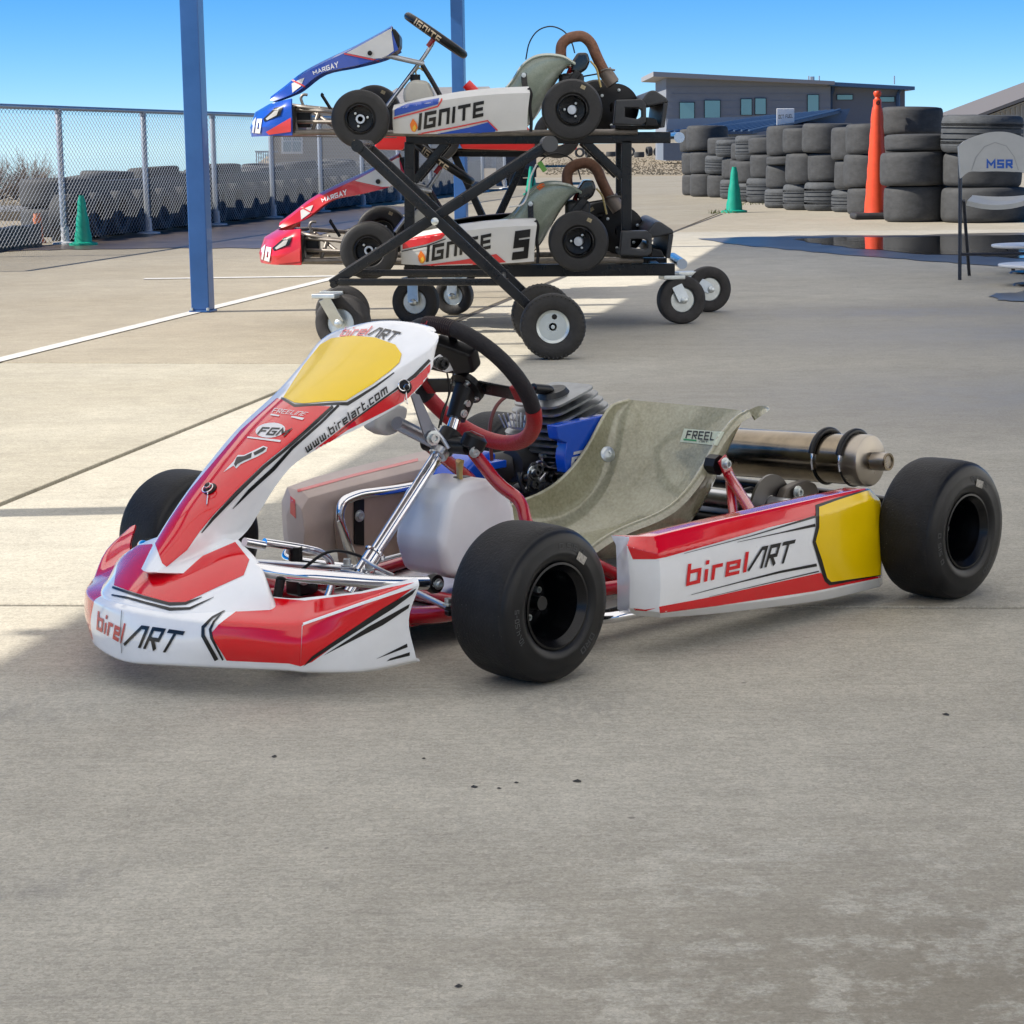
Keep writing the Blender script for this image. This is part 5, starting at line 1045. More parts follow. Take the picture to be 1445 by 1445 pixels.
# nassau livery
P_ = lambda nm, polys, m, **k: decal(nm, KF, panel, polys, m, **k)
Lf = [(222, 767), (247, 728), (272, 691), (303, 652), (343, 605), (396, 556)]; Rt = [(398, 573), (470, 573), (440, 600), (372, 655), (334, 692), (300, 728), (282, 748), (264, 774), (234, 803)]
P_('livery_red', [[(219, 767), (242, 729), (268, 692), (300, 654), (340, 607), (391, 562), (404, 566), (420, 572), (470, 574), (440, 600), (372, 655), (334, 692), (300, 728), (282, 750), (264, 776), (235, 800), (229, 795)]], RED, off=.0008)
P_('yellow_plate', [[(400, 561), (428, 517), (452, 487), (468, 478), (495, 474), (530, 477), (558, 487), (567, 500), (564, 512), (551, 524), (525, 543), (505, 555), (488, 566), (462, 567), (430, 570), (416, 569)]], YEL, off=.0014)
P_('plate_border', band([(397, 562), (416, 573), (440, 572), (472, 570), (490, 570), (508, 559), (530, 545), (556, 526)], [3, 4, 3, 3.5, 5, 4, 3, 1.5]), BLKS, off=.0010)
P_('livery_black', band([(470, 574), (440, 601), (400, 636), (372, 659), (334, 696), (300, 732), (284, 752)], [4, 4, 4, 4.5, 5, 4, 1.5]), BLKS, off=.0016)
P_('livery_black', band([(478, 572), (452, 597), (412, 632), (385, 662), (352, 692), (328, 718)], [3, 3.5, 4, 5.5, 5, .8]), BLKS, off=.0012)
P_('livery_black', band([(476, 612), (505, 588), (555, 552), (585, 530), (606, 508)], [.8, 2, 2.5, 5, 4]), BLKS, off=.0012)
P_('livery_red', [[(424, 652), (450, 629), (500, 590), (556, 554), (586, 533), (607, 513), (607, 525), (596, 547), (570, 566), (540, 582), (490, 607), (455, 631)]], RED, off=.0008)
text_px('panel_web_address', KF, panel, 'www.birelart.com', ((433, 639), (547, 554), (544, 541), (428, 628)), BLKS, t=.17, gap=.22, off=.002)
text_px('panel_lettering', KF, panel, 'birel', ((479, 476), (516, 474), (527, 461), (488, 463)), RED, t=.15, gap=.16, off=.002); text_px('panel_lettering', KF, panel, 'ART', ((519, 474), (553, 483), (567, 470), (528, 461)), BLKS, t=.17, gap=.16, off=.002)
WP = mat('white_print', (.80, .78, .78), .35)
text_px('panel_sponsor_text', KF, panel, 'FREELINE', ((384, 583), (428, 588), (436, 583), (388, 577)), WP, t=.12, gap=.2, off=.002); P_('sponsor_bar', [[(383, 585), (395, 587), (394, 589), (382, 587)], [(412, 588), (430, 591), (427, 594), (411, 590)]], WP, off=.002)
el = lambda cx, cy, a, b, rot, n=20: [(cx + a * math.cos(t) * math.cos(rot) - b * math.sin(t) * math.sin(rot), cy + a * math.cos(t) * math.sin(rot) + b * math.sin(t) * math.cos(rot)) for t in [2 * PI * k / n for k in range(n)]]
P_('sponsor_oval', [el(382, 608, 21, 10.5, -.1)], WP, off=.0016); text_px('sponsor_oval_text', KF, panel, 'FGM', ((363, 614), (402, 617), (413, 606), (371, 604)), BLKS, t=.2, gap=.18, off=.0026); P_('sponsor_bar', [[(350, 617), (397, 622), (396, 625), (349, 619)]], WP, off=.002)
P_('star_logo_outline', [[(316, 667), (330, 652), (336, 643), (345, 643), (372, 630), (378, 632), (376, 638), (364, 645), (348, 652), (340, 656), (334, 662), (330, 658)]], WP, off=.0016); P_('star_logo', [[(331, 656), (335, 646), (345, 645), (356, 640), (355, 647), (345, 651), (336, 656), (333, 660)], [(358, 640), (373, 632), (376, 634), (372, 638), (360, 644)]], BLKS, off=.0024)
for (u, v) in ((571, 546), (297, 691)):   # body pins
    h_ = hit(KF, panel, u, v)
    if h_:
        MB().lathe([(.0125, 0), (.0125, .003), (.009, .005), (.005, .005), (.005, .013), (0, .014)], h_[0], h_[1], 18).build('body_pin', BLK, panel, 40); MB().lathe([(.0055, .005), (.006, .012), (0, .014)], h_[0], h_[1], 12).build('pin_head', CHROME, panel, 40)
        a_ = h_[1].orthogonal().normalized(); b2 = h_[1].cross(a_); MB().tube([h_[0] + h_[1] * .010 + (a_ * math.cos(t) + b2 * math.sin(t)) * .010 + a_ * .006 for t in [j * 2 * PI / 16 for j in range(16)]], .0011, 6, closed=True).build('pin_ring', CHROME, panel, 40)
        dl = V((.02, .02, -.03)).normalized(); MB().tube([h_[0] + h_[1] * .008 + dl * .010, h_[0] + h_[1] * .008 + dl * .034 + a_ * .004, h_[0] + h_[1] * .008 + dl * .034 - a_ * .004], .0011, 6, closed=True).build('pin_clip', CHROME, panel, 40)
# pod livery
D_ = lambda nm, polys, m, **k: decal(nm, KF, podL, polys, m, **k)
D_('livery_red', [[(886, 772), (888, 766), (922, 761), (1000, 741), (1085, 722), (1160, 705), (1216, 692), (1200, 700), (1152, 713), (1152, 724), (1060, 752), (940, 786), (925, 789), (893, 789)]], RED, off=.0007)
D_('livery_red', [[(930, 856), (1000, 843), (1158, 808), (1166, 818), (1190, 818), (1243, 813), (1243, 815), (1150, 834), (1010, 855), (931, 865)], [(894, 858), (910, 860), (926, 858), (912, 862), (896, 861)]], RED, off=.0007)
D_('livery_black', band([(965, 781), (1060, 756), (1150, 729)], [.6, 1.5, 3]) + band([(1040, 765), (1100, 752), (1150, 741)], [.6, 1.6, 4.2]) + band([(975, 839), (1040, 822), (1100, 807), (1152, 797)], [.6, 1.6, 3.2, 4.2]) + band([(1000, 842), (1060, 828), (1155, 806)], [.4, .9, 1.8]), BLKS, off=.0012)
D_('yellow_panel_border', [[(1150, 713), (1180, 703), (1225, 690), (1240, 703), (1243, 707), (1243, 812), (1170, 826), (1163, 820), (1155, 795), (1146, 765), (1151, 742)]], BLKS, off=.0012)
D_('yellow_panel', [[(1155, 716), (1182, 706), (1226, 692), (1239, 704), (1242, 710), (1242, 811), (1172, 821), (1166, 815), (1159, 790), (1150, 764), (1155, 744)]], YEL, off=.0020)
text_px('pod_lettering', KF, podL, 'birel', ((967, 827), (1052, 807), (1056, 778), (970, 796)), RED, t=.17, gap=.19, off=.002); text_px('pod_lettering', KF, podL, 'ART', ((1054, 806), (1112, 793), (1122, 761), (1062, 774)), BLKS, t=.17, gap=.16, off=.002)
decal('pod_end_sticker', KF, podR, [[(410, 700), (417, 706), (418, 732), (410, 724)]], mat('faded_red_print', (.62, .07, .06), .35), off=.001)
# ================================================================== kart rack, lift and the karts on it
W = WF.K
DN, DC, DFAR = 10.50, 11.05, 11.60
IGW = mat('grey_white_bodywork', (.62, .62, .60), .35, coat=.3, var=.06, vscale=6)
IGB = mat('blue_bodywork', (.012, .07, .42), .3, coat=.5, var=.05); IGR = mat('red_bodywork', (.60, .012, .02), .3, coat=.5, var=.05)
IRED = mat('coral_red_stripe', (.62, .05, .05), .35, coat=.3); ORF = mat('flame_orange', (.85, .20, .02), .4); YLF = mat('flame_yellow', (.85, .50, .05), .4)
BRONZE = mat('wrapped_bronze_pipe', (.20, .095, .055), .6, .2, var=.3, vscale=40, bump=.6, bscale=120)
FRM = mat('worn_bare_frame', (.22, .20, .18), .45, .6, var=.3, vscale=20)
def wheelset(t, off, c, R_w, Wd, spin, far=False):
    ri = R_w * .50
    wh = MB().lathe([(ri * .7, -.45 * Wd), (ri, -.46 * Wd), (ri, .46 * Wd), (ri * .94, .47 * Wd), (ri * .86, .40 * Wd), (ri * .84, -.1 * Wd), (.02, -.12 * Wd), (.02, -.2 * Wd)], (0, 0, 0), (0, -1, 0), 36, closed=True).build('wheel', RIMB, t, 30); wh.location = c - off
    MB().lathe(tyre_prof(R_w, Wd, ri * .98, .2), (0, 0, 0), (0, -1, 0), 48, closed=True).build('tyre', mat('used_kart_tyre', (.018, .0175, .0175), .58, var=.3, vscale=20, bump=.3, bscale=120), wh, 40)
    MB().lathe([(.022, .0), (.022, .03), (.013, .03), (.013, .0)], (0, 0, 0), (0, -1, 0), 16).build('hub', ALU, wh, 40)
    for k in range(3): a = k * 2.094 + spin; MB().lathe([(.006, 0), (.006, .022), (0, .023)], (math.cos(a) * .035, 0, math.sin(a) * .035), (0, -1, 0), 8).build('bolt', ZINC, wh)
    MB().add([(math.cos(a) * r, -Wd * .502, math.sin(a) * r) for a, r in ((spin, R_w * .74), (spin + .22, R_w * .74), (spin + .2, R_w * .86), (spin + .02, R_w * .86))], [(0, 1, 2, 3)]).build('sticker', mat('tan_sticker', (.36, .30, .18), .5, var=.4, vscale=150), wh)
def rental_kart(name, label, off, main, pod_main, number, far_pod_black=False):
    """all geometry measured on the upper kart, moved by off"""
    t = empty(name, off, label, 'kart', 'karts stored on the rack')
    FR = Frame((0, 0, 0), (1, 0, 0), (0, 1, 0)); o0 = Vector((0, 0, 0))
    k = lambda u, v, y: W(u, v, y=y)
    def P(nm, pts, d, m, bev=.004, par=t): return MB().prism([k(u, v, y) for u, v, y in pts], d).build(nm, m, par, bevel=bev)
    def Tb(nm, pts, r, m, par=t, rad=.04, n=10): return MB().tube(arc([k(*p) for p in pts], rad), r, n).build(nm, m, par, 40)
    for (u, v, y, r, sp) in ((509, 168, DN + .05, .138, 4.4), (807, 155, DN + .05, .144, 1.0), (529, 158, DFAR - .06, .138, 1), (842, 152, DFAR - .02, .144, 2)): wheelset(t, o0, k(u, v, y), r, .19 if u > 600 else .13, sp)
    Tb('rear_axle', [(807, 155, DN), (842, 152, DFAR)], .02, ALU)
    # chassis
    for y in (DC - .28, DC + .28): Tb('frame_rail', [(900, 186, y), (600, 189, y), (470, 186, y), (400, 188, y)], .015, FRM)
    P('floor_tray', [(385, 193, DC - .2), (560, 195, DC - .2), (560, 195, DC + .2), (385, 193, DC + .2)], (0, 0, .006), FRM, .0015)
    for (a, b) in (((415, 155, DC - .25), (482, 158, DC - .36)), ((420, 172, DC - .25), (482, 172, DC - .36)), ((432, 150, DC - .1), (470, 178, DC - .3)), ((412, 148, DC - .25), (420, 190, DC - .25)), ((440, 188, DC - .25), (452, 152, DC - .2))): Tb('front_strut', [a, b], .009, FRM)
    Tb('front_bumper_tube', [(482, 160, DC - .33), (420, 150, DC - .27), (405, 148, DC - .1), (405, 148, DC + .1), (420, 150, DC + .27), (482, 156, DC + .33)], .011, FRM, rad=.05)
    Tb('brake_pedal', [(440, 160, DC - .12), (428, 150, DC - .12), (424, 138, DC - .12), (428, 133, DC - .12), (434, 134, DC - .12)], .007, FRM, rad=.02); Tb('throttle_pedal', [(468, 156, DC - .05), (458, 140, DC - .05), (454, 134, DC - .05), (456, 132, DC - .05)], .008, BLK, rad=.02)
    MB().box(tuple(k(418, 180, DC - .18)), tuple(k(440, 158, DC - .08))).build('brake_cylinder', BLK, t, bevel=.006)
    # nose
    def nrow(pts): return [k(u, v, y) for u, v, y in pts]
    yn, yf = DC - .40, DC + .40
    nr = [nrow(((411, 139, yn), (398, 142, DC - .3), (382, 146, DC - .1), (382, 146, DC + .1), (398, 142, DC + .3), (411, 139, yf))), nrow(((411, 152, yn), (378, 156, DC - .32), (362, 158, DC - .1), (362, 158, DC + .1), (378, 156, DC + .32), (411, 152, yf))),
          nrow(((412, 176, yn), (372, 179, DC - .33), (355, 180, DC - .1), (355, 180, DC + .1), (372, 179, DC + .33), (412, 176, yf))), nrow(((412, 191, yn), (376, 192, DC - .32), (357, 193, DC - .1), (357, 193, DC + .1), (376, 192, DC + .32), (412, 191, yf)))]
    nz = surf('nose_fairing', nr, main, t, 4, 4, su=(1, 2), sv=(), thick=.006, smooth=30)
    decal('livery', FR, nz, [[(376, 186), (411, 166), (411, 186), (380, 190)]], IRED, off=.0035, cell=3); decal('livery', FR, nz, [[(372, 168), (388, 153), (400, 150), (396, 163), (374, 172)]], BLK, off=.0035, cell=3); decal('livery', FR, nz, [[(376, 168), (388, 157), (394, 156), (391, 163), (378, 170)]], mat('grey_mesh', (.35, .35, .34), .6), off=.005, cell=3)
    text_px('race_number', FR, nz, '10', ((355, 187), (368, 188), (371, 168), (358, 168)), WSTICK, t=.3, gap=.2, off=.005, cell=3)
    P('nose_back', [(404, 188, yn + .02), (414, 188, yn + .02), (414, 148, yn + .02), (406, 148, yn + .02)], (0, .7, 0), BLK)
    # front panel
    up = [(381, 141), (400, 126), (425, 106), (460, 87), (500, 68), (540, 46), (551, 39)]; lo = [(386, 143), (410, 134), (424, 126), (455, 103), (500, 93), (540, 82), (562, 70)]; wd = [.05, .07, .09, .10, .115, .14, .15]
    rows = []
    for (a, b, w_) in zip(up, lo, wd):
        n1 = k(*a, DC - w_); n2 = k(*b, DC - w_ - .02); f1 = n1.copy(); f1.y = DC + w_; f2 = n2.copy(); f2.y = DC + w_ + .02; tp = (n1 + f1) / 2 + Vector((0, 0, .018)); rows.append([n2, n1, tp, f1, f2])
    fp = surf('front_panel', rows, main, t, 4, 4, sv=(1, 3), thick=.006, smooth=28)
    decal('livery', FR, fp, [[(412, 118), (424, 112), (430, 110), (425, 122), (413, 131)]], IGW, off=.0035, cell=3); decal('livery', FR, fp, [[(489, 75), (540, 47), (552, 40), (556, 72), (542, 82), (528, 83)]], IGW, off=.0035, cell=3)
    decal('livery', FR, fp, band([(486, 76), (520, 83), (535, 86)], 2.2) + band([(410, 112), (422, 118), (430, 122)], 2.), IRED, off=.005, cell=3)
    text_px('panel_lettering', FR, fp, 'MQRGQY', ((443, 106), (478, 95), (477, 87), (441, 101)), WSTICK, t=.2, gap=.18, off=.004)
    P('panel_back', [(545, 48, DC - .145), (556, 39, DC - .14), (564, 50, DC - .14), (564, 66, DC - .14), (556, 75, DC - .14), (545, 74, DC - .14)], (0, .28, 0), BLK, .01)
    MB().lathe([(.012, 0), (.012, .006), (.006, .008), (0, .008)], k(522, 75, DC - .158), (0, -1, 0), 14).build('panel_bolt', BLK, fp)
    # steering
    Tb('steering_column', [(546, 150, DC), (600, 78, DC), (611, 60, DC)], .010, ALU); MB().tube([k(604, 66, DC), k(612, 55, DC)], .014, 12).build('column_joint', REDF, t, 40)
    c = k(615, 50, DC); ed = (k(654, 76, DC) - k(577, 23, DC)).normalized(); sd_ = Vector((0, 1, 0)); rr = .165
    sw_ = MB().tube([c + (ed * math.cos(a) + sd_ * math.sin(a)) * rr for a in [j * 2 * math.pi / 40 for j in range(40)]], .020, 12, closed=True).build('steering_wheel', BLK, t, 50)
    nn = ed.cross(sd_)
    for a in (0.0, 2.1, 4.2): MB().bar(c, c + (ed * math.cos(a) + sd_ * math.sin(a)) * rr, .03, .008, up=nn).build('spoke', BLKM, sw_, bevel=.002)
    MB().lathe([(.05, -.012), (.05, .012)], c, nn, 20).build('hub_pad', BLK, sw_, 40)
    text_px('wheel_lettering', FR, sw_, 'IGNITE', ((583, 34), (618, 61), (623, 53), (588, 26)), mat('tan_print', (.62, .50, .34), .5), t=.2, gap=.2, off=.0015, cell=3)
    for y in (DC - .1, DC + .1): Tb('column_support', [(596, 92, y), (612, 118, y), (624, 140, y)], .012, BLKM)
    Tb('panel_strut', [(537, 76, DC - .13), (570, 84, DC - .12), (598, 90, DC - .1)], .013, mat('silver_arm', (.45, .47, .5), .35, .8)); Tb('panel_strut', [(537, 76, DC + .13), (598, 90, DC + .1)], .013, mat('silver_arm', (.45, .47, .5)))
    tn = MB().prism([k(u, v, DC - .11) for u, v in ((570, 146), (568, 130), (574, 117), (584, 112), (604, 114), (612, 132), (614, 146))], (0, .2, 0)).build('fuel_tank', mat('aged_tank', (.56, .54, .47), .4, var=.08), t, bevel=.02, seg=3)
    MB().lathe([(.026, 0), (.026, .03), (0, .032)], k(586, 114, DC), (0, 0, 1), 14).build('tank_cap', BLK, tn, 40); Tb('tank_hose', [(588, 108, DC), (586, 100, DC), (592, 95, DC), (597, 100, DC)], .004, HOSE, tn)
    # side pods
    py = DN - .03
    pod_px = [[(556, 148), (600, 138), (650, 129), (700, 124), (746, 122)], [(554, 155), (600, 146), (650, 138), (700, 133), (748, 131)], [(554, 170), (600, 166), (650, 162), (700, 158), (745, 157)], [(555, 188), (600, 189), (650, 188), (700, 186), (744, 183)]]
    for sgn, nm in ((1, 'side_pod'), (-1, 'side_pod')):
        rws = []
        for ri_, rw in enumerate(pod_px):
            dy = (.05, 0, .005, .02)[ri_]; pts = []
            for j, (u, v) in enumerate(rw):
                q = k(u, v, py + dy + (.06 if j == 0 else 0)); 
                if sgn < 0: q.y = 2 * DC - q.y
                pts.append(q)
            rws.append(pts)
        back = [[Vector((p.x, p.y + sgn * .12, p.z)) for p in rws[0]]]; end = [[Vector((p.x, p.y + sgn * .12, p.z)) for p in rws[-1]]]
        pm = surf(nm, back + rws + end, (BLK if (sgn < 0 and far_pod_black) else IGW), t, 4, 4, su=(1, 2, 4), thick=.006 * sgn * -1 if False else .006, smooth=30)
        if sgn > 0: pd = pm
    if pod_main is IGB:
        decal('livery', FR, pd, [[(557, 155), (575, 147), (620, 139), (618, 147), (590, 155), (557, 164)], [(615, 189), (660, 180), (690, 172), (700, 183), (698, 186), (640, 189)]], pod_main, off=.0035, cell=3); decal('livery', FR, pd, band([(556, 167), (590, 158), (618, 150), (624, 140)], 2.2) + band([(590, 189), (640, 180), (688, 170), (702, 184)], 2.0), IRED, off=.0045, cell=3)
    else:
        decal('livery', FR, pd, [[(557, 157), (575, 149), (620, 141), (612, 150), (590, 158), (557, 166)], [(580, 189), (640, 181), (690, 172), (704, 184), (640, 189)]], pod_main, off=.0035, cell=3); decal('livery', FR, pd, band([(556, 169), (590, 161), (618, 150)], 1.4), BLK, off=.0045, cell=3)
    sc_ = .93 if number else 1.12; x1 = 592 + 92 * (1 if not number else 1.0); text_px('pod_lettering', FR, pd, 'IGNITE', ((590, 184), (682, 164), (683, 142), (592, 160)), BLKS, t=.22, gap=.2, off=.004)
    decal('flame_logo', FR, pd, [[(580, 181), (579, 175), (583, 167), (588, 173), (590, 180), (586, 186), (582, 185)]], ORF, off=.005, cell=3); decal('flame_logo', FR, pd, [[(583, 184), (583, 179), (586, 175), (588, 180), (586, 185)]], YLF, off=.0065, cell=3)
    if number: text_px('race_number', FR, pd, number, ((712, 181), (735, 178), (739, 136), (717, 139)), BLKS, t=.27, gap=.1, off=.004)
    Tb('pod_end', [(746, 124, py + .03), (750, 132, py + .03), (747, 150, py + .03), (750, 170, py + .03), (749, 186, py + .03)], .008, BLK, pd, rad=.03)
    # seat
    rim = [(660, 140), (690, 134), (708, 127), (722, 112), (735, 92), (752, 79), (772, 75), (795, 78), (812, 88)]; cen = [(650, 176), (680, 180), (712, 182), (738, 180), (752, 168), (764, 150), (776, 128), (788, 108), (800, 92)]
    rws = []
    for (a, b) in zip(rim, cen):
        q = k(*a, DC - .19); c_ = k(*b, DC); m1 = (q * .55 + c_ * .45); m1.y = DC - .185; m2 = q * .18 + c_ * .82; m2.y = DC - .14; h_ = [q + Vector((0, -.02, -.01)), q, m1, m2, c_]; rws.append(h_ + [Vector((p.x, 2 * DC - p.y, p.z)) for p in h_[-2::-1]])
    se = surf('seat', rws, SEATG, t, 4, 4, sv=(1, 7), thick=.006, smooth=45)
    MB().bar(k(739, 103, DC - .215), k(741, 126 if not number else 178, DC - .24), .028, .008, up=(0, 1, 0)).build('seat_strut', BLKM, t, bevel=.003); MB().lathe([(.012, 0), (.012, .008), (0, .009)], k(739, 106, DC - .222), (0, -1, 0), 12).build('strut_bolt', ZINC, t)
    MB().tube(arc([k(u, v, DC) for u, v in ((800, 150), (800, 110), (806, 95))], .05), .012, 8).build('seat_stay', IRED, t, 40)
    if number:
        decal('seat_tape', FR, se, [[(748, 83), (757, 75.5), (760, 81), (752, 87)]], mat('orange_tape', (.8, .16, .03), .5), off=.0045, cell=3); decal('seat_sticker', FR, se, [[(795, 94), (806, 90), (804, 100), (792, 103)]], mat('blue_grey_sticker', (.15, .19, .25), .5), off=.0045, cell=3)
    # engine and exhaust behind the seat
    eg = MB().prism([k(u, v, DC - .1) for u, v in ((806, 88), (815, 74), (829, 74), (833, 86), (828, 98), (815, 106), (806, 100))], (0, .2, 0)).build('engine', mat('gloss_black_cover', (.008, .008, .010), .15, coat=.5), t, bevel=.012, seg=3)
    MB().box(tuple(k(790, 135, DC - .12)), tuple(k(822, 105, DC + .12))).build('crankcase', ENG, eg, bevel=.02); MB().prism([k(u, v, DC - .13) for u, v in ((796, 118), (812, 98), (822, 104), (806, 124))], (0, .1, 0)).build('carburettor', ENG, eg, bevel=.006)
    Tb('exhaust_header', [(797, 98, DC), (791, 80, DC), (792, 62, DC), (803, 53, DC), (822, 50, DC), (834, 60, DC), (842, 80, DC), (854, 104, DC)], .027, BRONZE, rad=.12, n=16)
    mf_ = MB().tube([k(853, 100, DC), k(865, 118, DC)], .036, 20, cap=True).build('exhaust_silencer', mat('grey_brown_can', (.24, .20, .17), .5, .7, var=.2), t, 40); MB().tube([k(865, 118, DC), k(866, 119.5, DC)], .030, 20).build('silencer_mouth', mat('soot', (.01, .009, .008), .9), mf_, 40)
    Tb('silencer_clamp', [(848, 100, DC - .04), (856, 97, DC - .05), (868, 99, DC - .05)], .005, FRM); Tb('brake_line', [(742, 84, DC), (746, 60, DC), (758, 42, DC), (778, 35.5, DC), (798, 44, DC), (808, 62, DC), (811, 75, DC)], .0035, BLK, rad=.15, n=6); Tb('breather_hose', [(833, 86, DC - .1), (842, 96, DC - .1), (846, 115, DC - .1), (848, 123, DC - .1)], .005, HOSE, rad=.05, n=8); Tb('silencer_stay', [(822, 108, DC), (850, 103, DC)], .004, BLKM)
    sp_ = MB().lathe([(.03, -.004), (.115, -.004), (.122, 0), (.115, .004), (.03, .004)], k(868, 152, DC + .25), (0, 1, 0), 40, closed=True).build('chain_guard', BLK, t, 30)
    for j in range(6): a = j * 1.047 + .3; MB().lathe([(.008, 0), (.008, .012), (0, .013)], k(868, 152, DC + .24) + Vector((math.cos(a) * .09, 0, math.sin(a) * .09)), (0, -1, 0), 8).build('bolt', ZINC, sp_)
    # rear bumper
    yb = DC - .50; RB = mat('grey_black_bumper', (.030, .032, .036), .42, var=.2, vscale=12)
    def ringp(o_, i_, y): 
        n = len(o_); mb = MB(); A = [k(u, v, y) for u, v in o_]; B = [k(u, v, y) for u, v in i_]; d = Vector((0, .10, 0)); mb.add(A + B + [p + d for p in A + B], [(j, (j + 1) % n, n + (j + 1) % n, n + j) for j in range(n)] + [(2 * n + j, 3 * n + j, 3 * n + (j + 1) % n, 2 * n + (j + 1) % n) for j in range(n)] + [(j, 2 * n + j, 2 * n + (j + 1) % n, (j + 1) % n) for j in range(n)] + [(n + j, n + (j + 1) % n, 3 * n + (j + 1) % n, 3 * n + j) for j in range(n)]); return mb
    ringp([(869, 141), (905, 140), (912, 146), (912, 172), (905, 177), (866, 175)], [(882, 152), (900, 152), (906, 155), (906, 165), (900, 168), (882, 165)], yb).build('rear_bumper', RB, t, bevel=.006)
    P('bumper_block', [(905, 142, yb + .02), (916, 128, yb + .02), (924, 127, yb + .02), (942, 139, yb + .02), (944, 145, yb + .02), (906, 152, yb + .02)], (0, 1.0, 0), RB, .01); P('bumper_end', [(936, 145, yb + .02), (943, 145, yb + .02), (938, 180, yb + .02), (932, 180, yb + .02)], (0, 1.0, 0), RB, .005); P('bumper_shelf', [(912, 165, yb + .02), (926, 168, yb + .02), (930, 178, yb + .02), (910, 178, yb + .02)], (0, 1.0, 0), BLK, .005); P('bumper_back', [(868, 176, DC - .3), (930, 178, DC - .3), (930, 182, DC - .3), (868, 182, DC - .3)], (0, .6, 0), BLK, .004)
    return t
offL = W(521, 354, y=DN) - W(509, 168, y=DN)
rental_kart('rental_kart', 'blue and grey kart with IGNITE side pod on the upper deck of the rack', Vector((0, 0, 0)), IGB, IGB, None)
rental_kart('rental_kart', 'red and grey kart numbered 5 on the lower deck of the rack', offL, IGR, IGR, '5', True)
for o in [x for x in bpy.data.objects if x.name.startswith('rental_kart')]:   # put each root at its kart's base
    b = W(660, 200, y=DC); b.z = W(660, 196, y=DC).z
    for c in o.children: c.location = c.location - b
    o.location = o.location + b
# ---------------------------------------------------------------- the rack
rk = empty('kart_rack', (W(760, 400, y=11.1).x, 11.1, 0), 'black steel two-deck kart rack on castor wheels behind the front kart', 'rack')
RKo = Vector(rk.location)
def rkb(nm, a, b, w_=.045, h_=.045, m=BLKM, par=None, up=(0, 0, 1)): return MB().bar(W(a[0], a[1], y=a[2]) - RKo, W(b[0], b[1], y=b[2]) - RKo, w_, h_, up).build(nm, m, par or rk, bevel=.004)
RN, RF_ = 10.85, 11.40
def both(nm, a, b, w_=.045, h_=.045, up=(0, 0, 1)):
    A, B = W(*a, y=RN), W(*b, y=RN)
    for dy in (0, RF_ - RN): MB().bar(A + Vector((0, dy, 0)) - RKo, B + Vector((0, dy, 0)) - RKo, w_, h_, up).build(nm, BLKM, rk, bevel=.004)
both('upper_rail', (573, 196), (946, 194), .05, .055); both('lower_rail', (575, 383), (952, 380), .05, .06)
for x, y0_, y1_ in ((578, 200, 380), (884, 198, 378)): both('upright', (x, y0_), (x, y1_), .05, .05, (0, 1, 0))
both('brace', (584, 256), (630, 201), .04, .04, (0, 1, 0)); both('brace', (878, 250), (826, 200), .04, .04, (0, 1, 0))
for x, v in ((578, 196), (700, 195.5), (880, 194.5), (575, 383), (760, 382), (930, 381)): A = W(x, v, y=RN); MB().bar(A + Vector((0, .03, 0)) - RKo, A + Vector((0, RF_ - RN - .03, 0)) - RKo, .04, .04).build('cross_member', BLKM, rk, bevel=.003)
for (u, v) in ((958, 194), (962, 372)): A = W(u, v, y=RN); MB().tube([A + Vector((0, -.03, 0)) - RKo, A + Vector((0, RF_ - RN + .03, 0)) - RKo], .026, 16).build('end_roller', mat('bright_roller', (.55, .60, .68), .2, 1), rk, 40)
def castor(par, ori, c, R_w, top, tilt, yaw=0., Wd=.075, knob=True, m_t=None):
    """swivel castor: plate, fork, wheel with tyre"""
    ax = Vector((math.sin(yaw), math.cos(yaw), 0)); c = c - ori; top = top - ori
    fk = MB().bar(top + Vector((0, 0, .0)), top + Vector((0, 0, -.02)), .11, .10, up=ax).build('castor', ZINC, par, bevel=.003)
    for s in (-1, 1):
        o_ = ax * (s * (Wd / 2 + .012)); MB().bar(top + o_ * .75 + Vector((0, 0, -.02)), c + o_, .055, .006, up=ax).build('fork_leg', ZINC, fk, bevel=.002)
        MB().lathe([(.018, 0), (.018, .008), (.009, .014), (0, .014)], c + o_, ax * s, 12).build('axle_nut', ZINC, fk, 40)
    MB().lathe(tyre_prof(R_w, Wd, R_w * .52, .25), c, ax, 40, closed=True).build('tyre', m_t or mat('castor_rubber', (.028, .026, .026), .65, var=.35, vscale=25, bump=.4, bscale=120), fk, 40)
    MB().lathe([(R_w * .53, -Wd * .32), (R_w * .50, -Wd * .36), (R_w * .44, -Wd * .20), (R_w * .2, -Wd * .16), (R_w * .16, -Wd * .34), (0, -Wd * .34)], c, ax, 32).build('rim', ZINC, fk, 35); MB().lathe([(R_w * .53, Wd * .32), (R_w * .50, Wd * .36), (R_w * .44, Wd * .20), (R_w * .2, Wd * .16), (0, Wd * .3)], c, ax, 32).build('rim', ZINC, fk, 35)
    return fk
for (u, v, r_, gu, gv, tu, tv) in ((587, 428, 33, 588, 460, 585, 391), (641, 419, 27, 641, 445, 641, 389), (961, 424, 34, 961, 458, 948, 388), (999, 411, 32, 999, 441, 968, 383)):
    d = G(gu, gv).y + .05; R_w = r_ * d / FPX; c = W(u, v, y=d); c.z = R_w; tp = W(tu, tv, y=d); castor(rk, RKo, c, R_w, tp, 0, yaw=.25 if u < 700 else -.22)
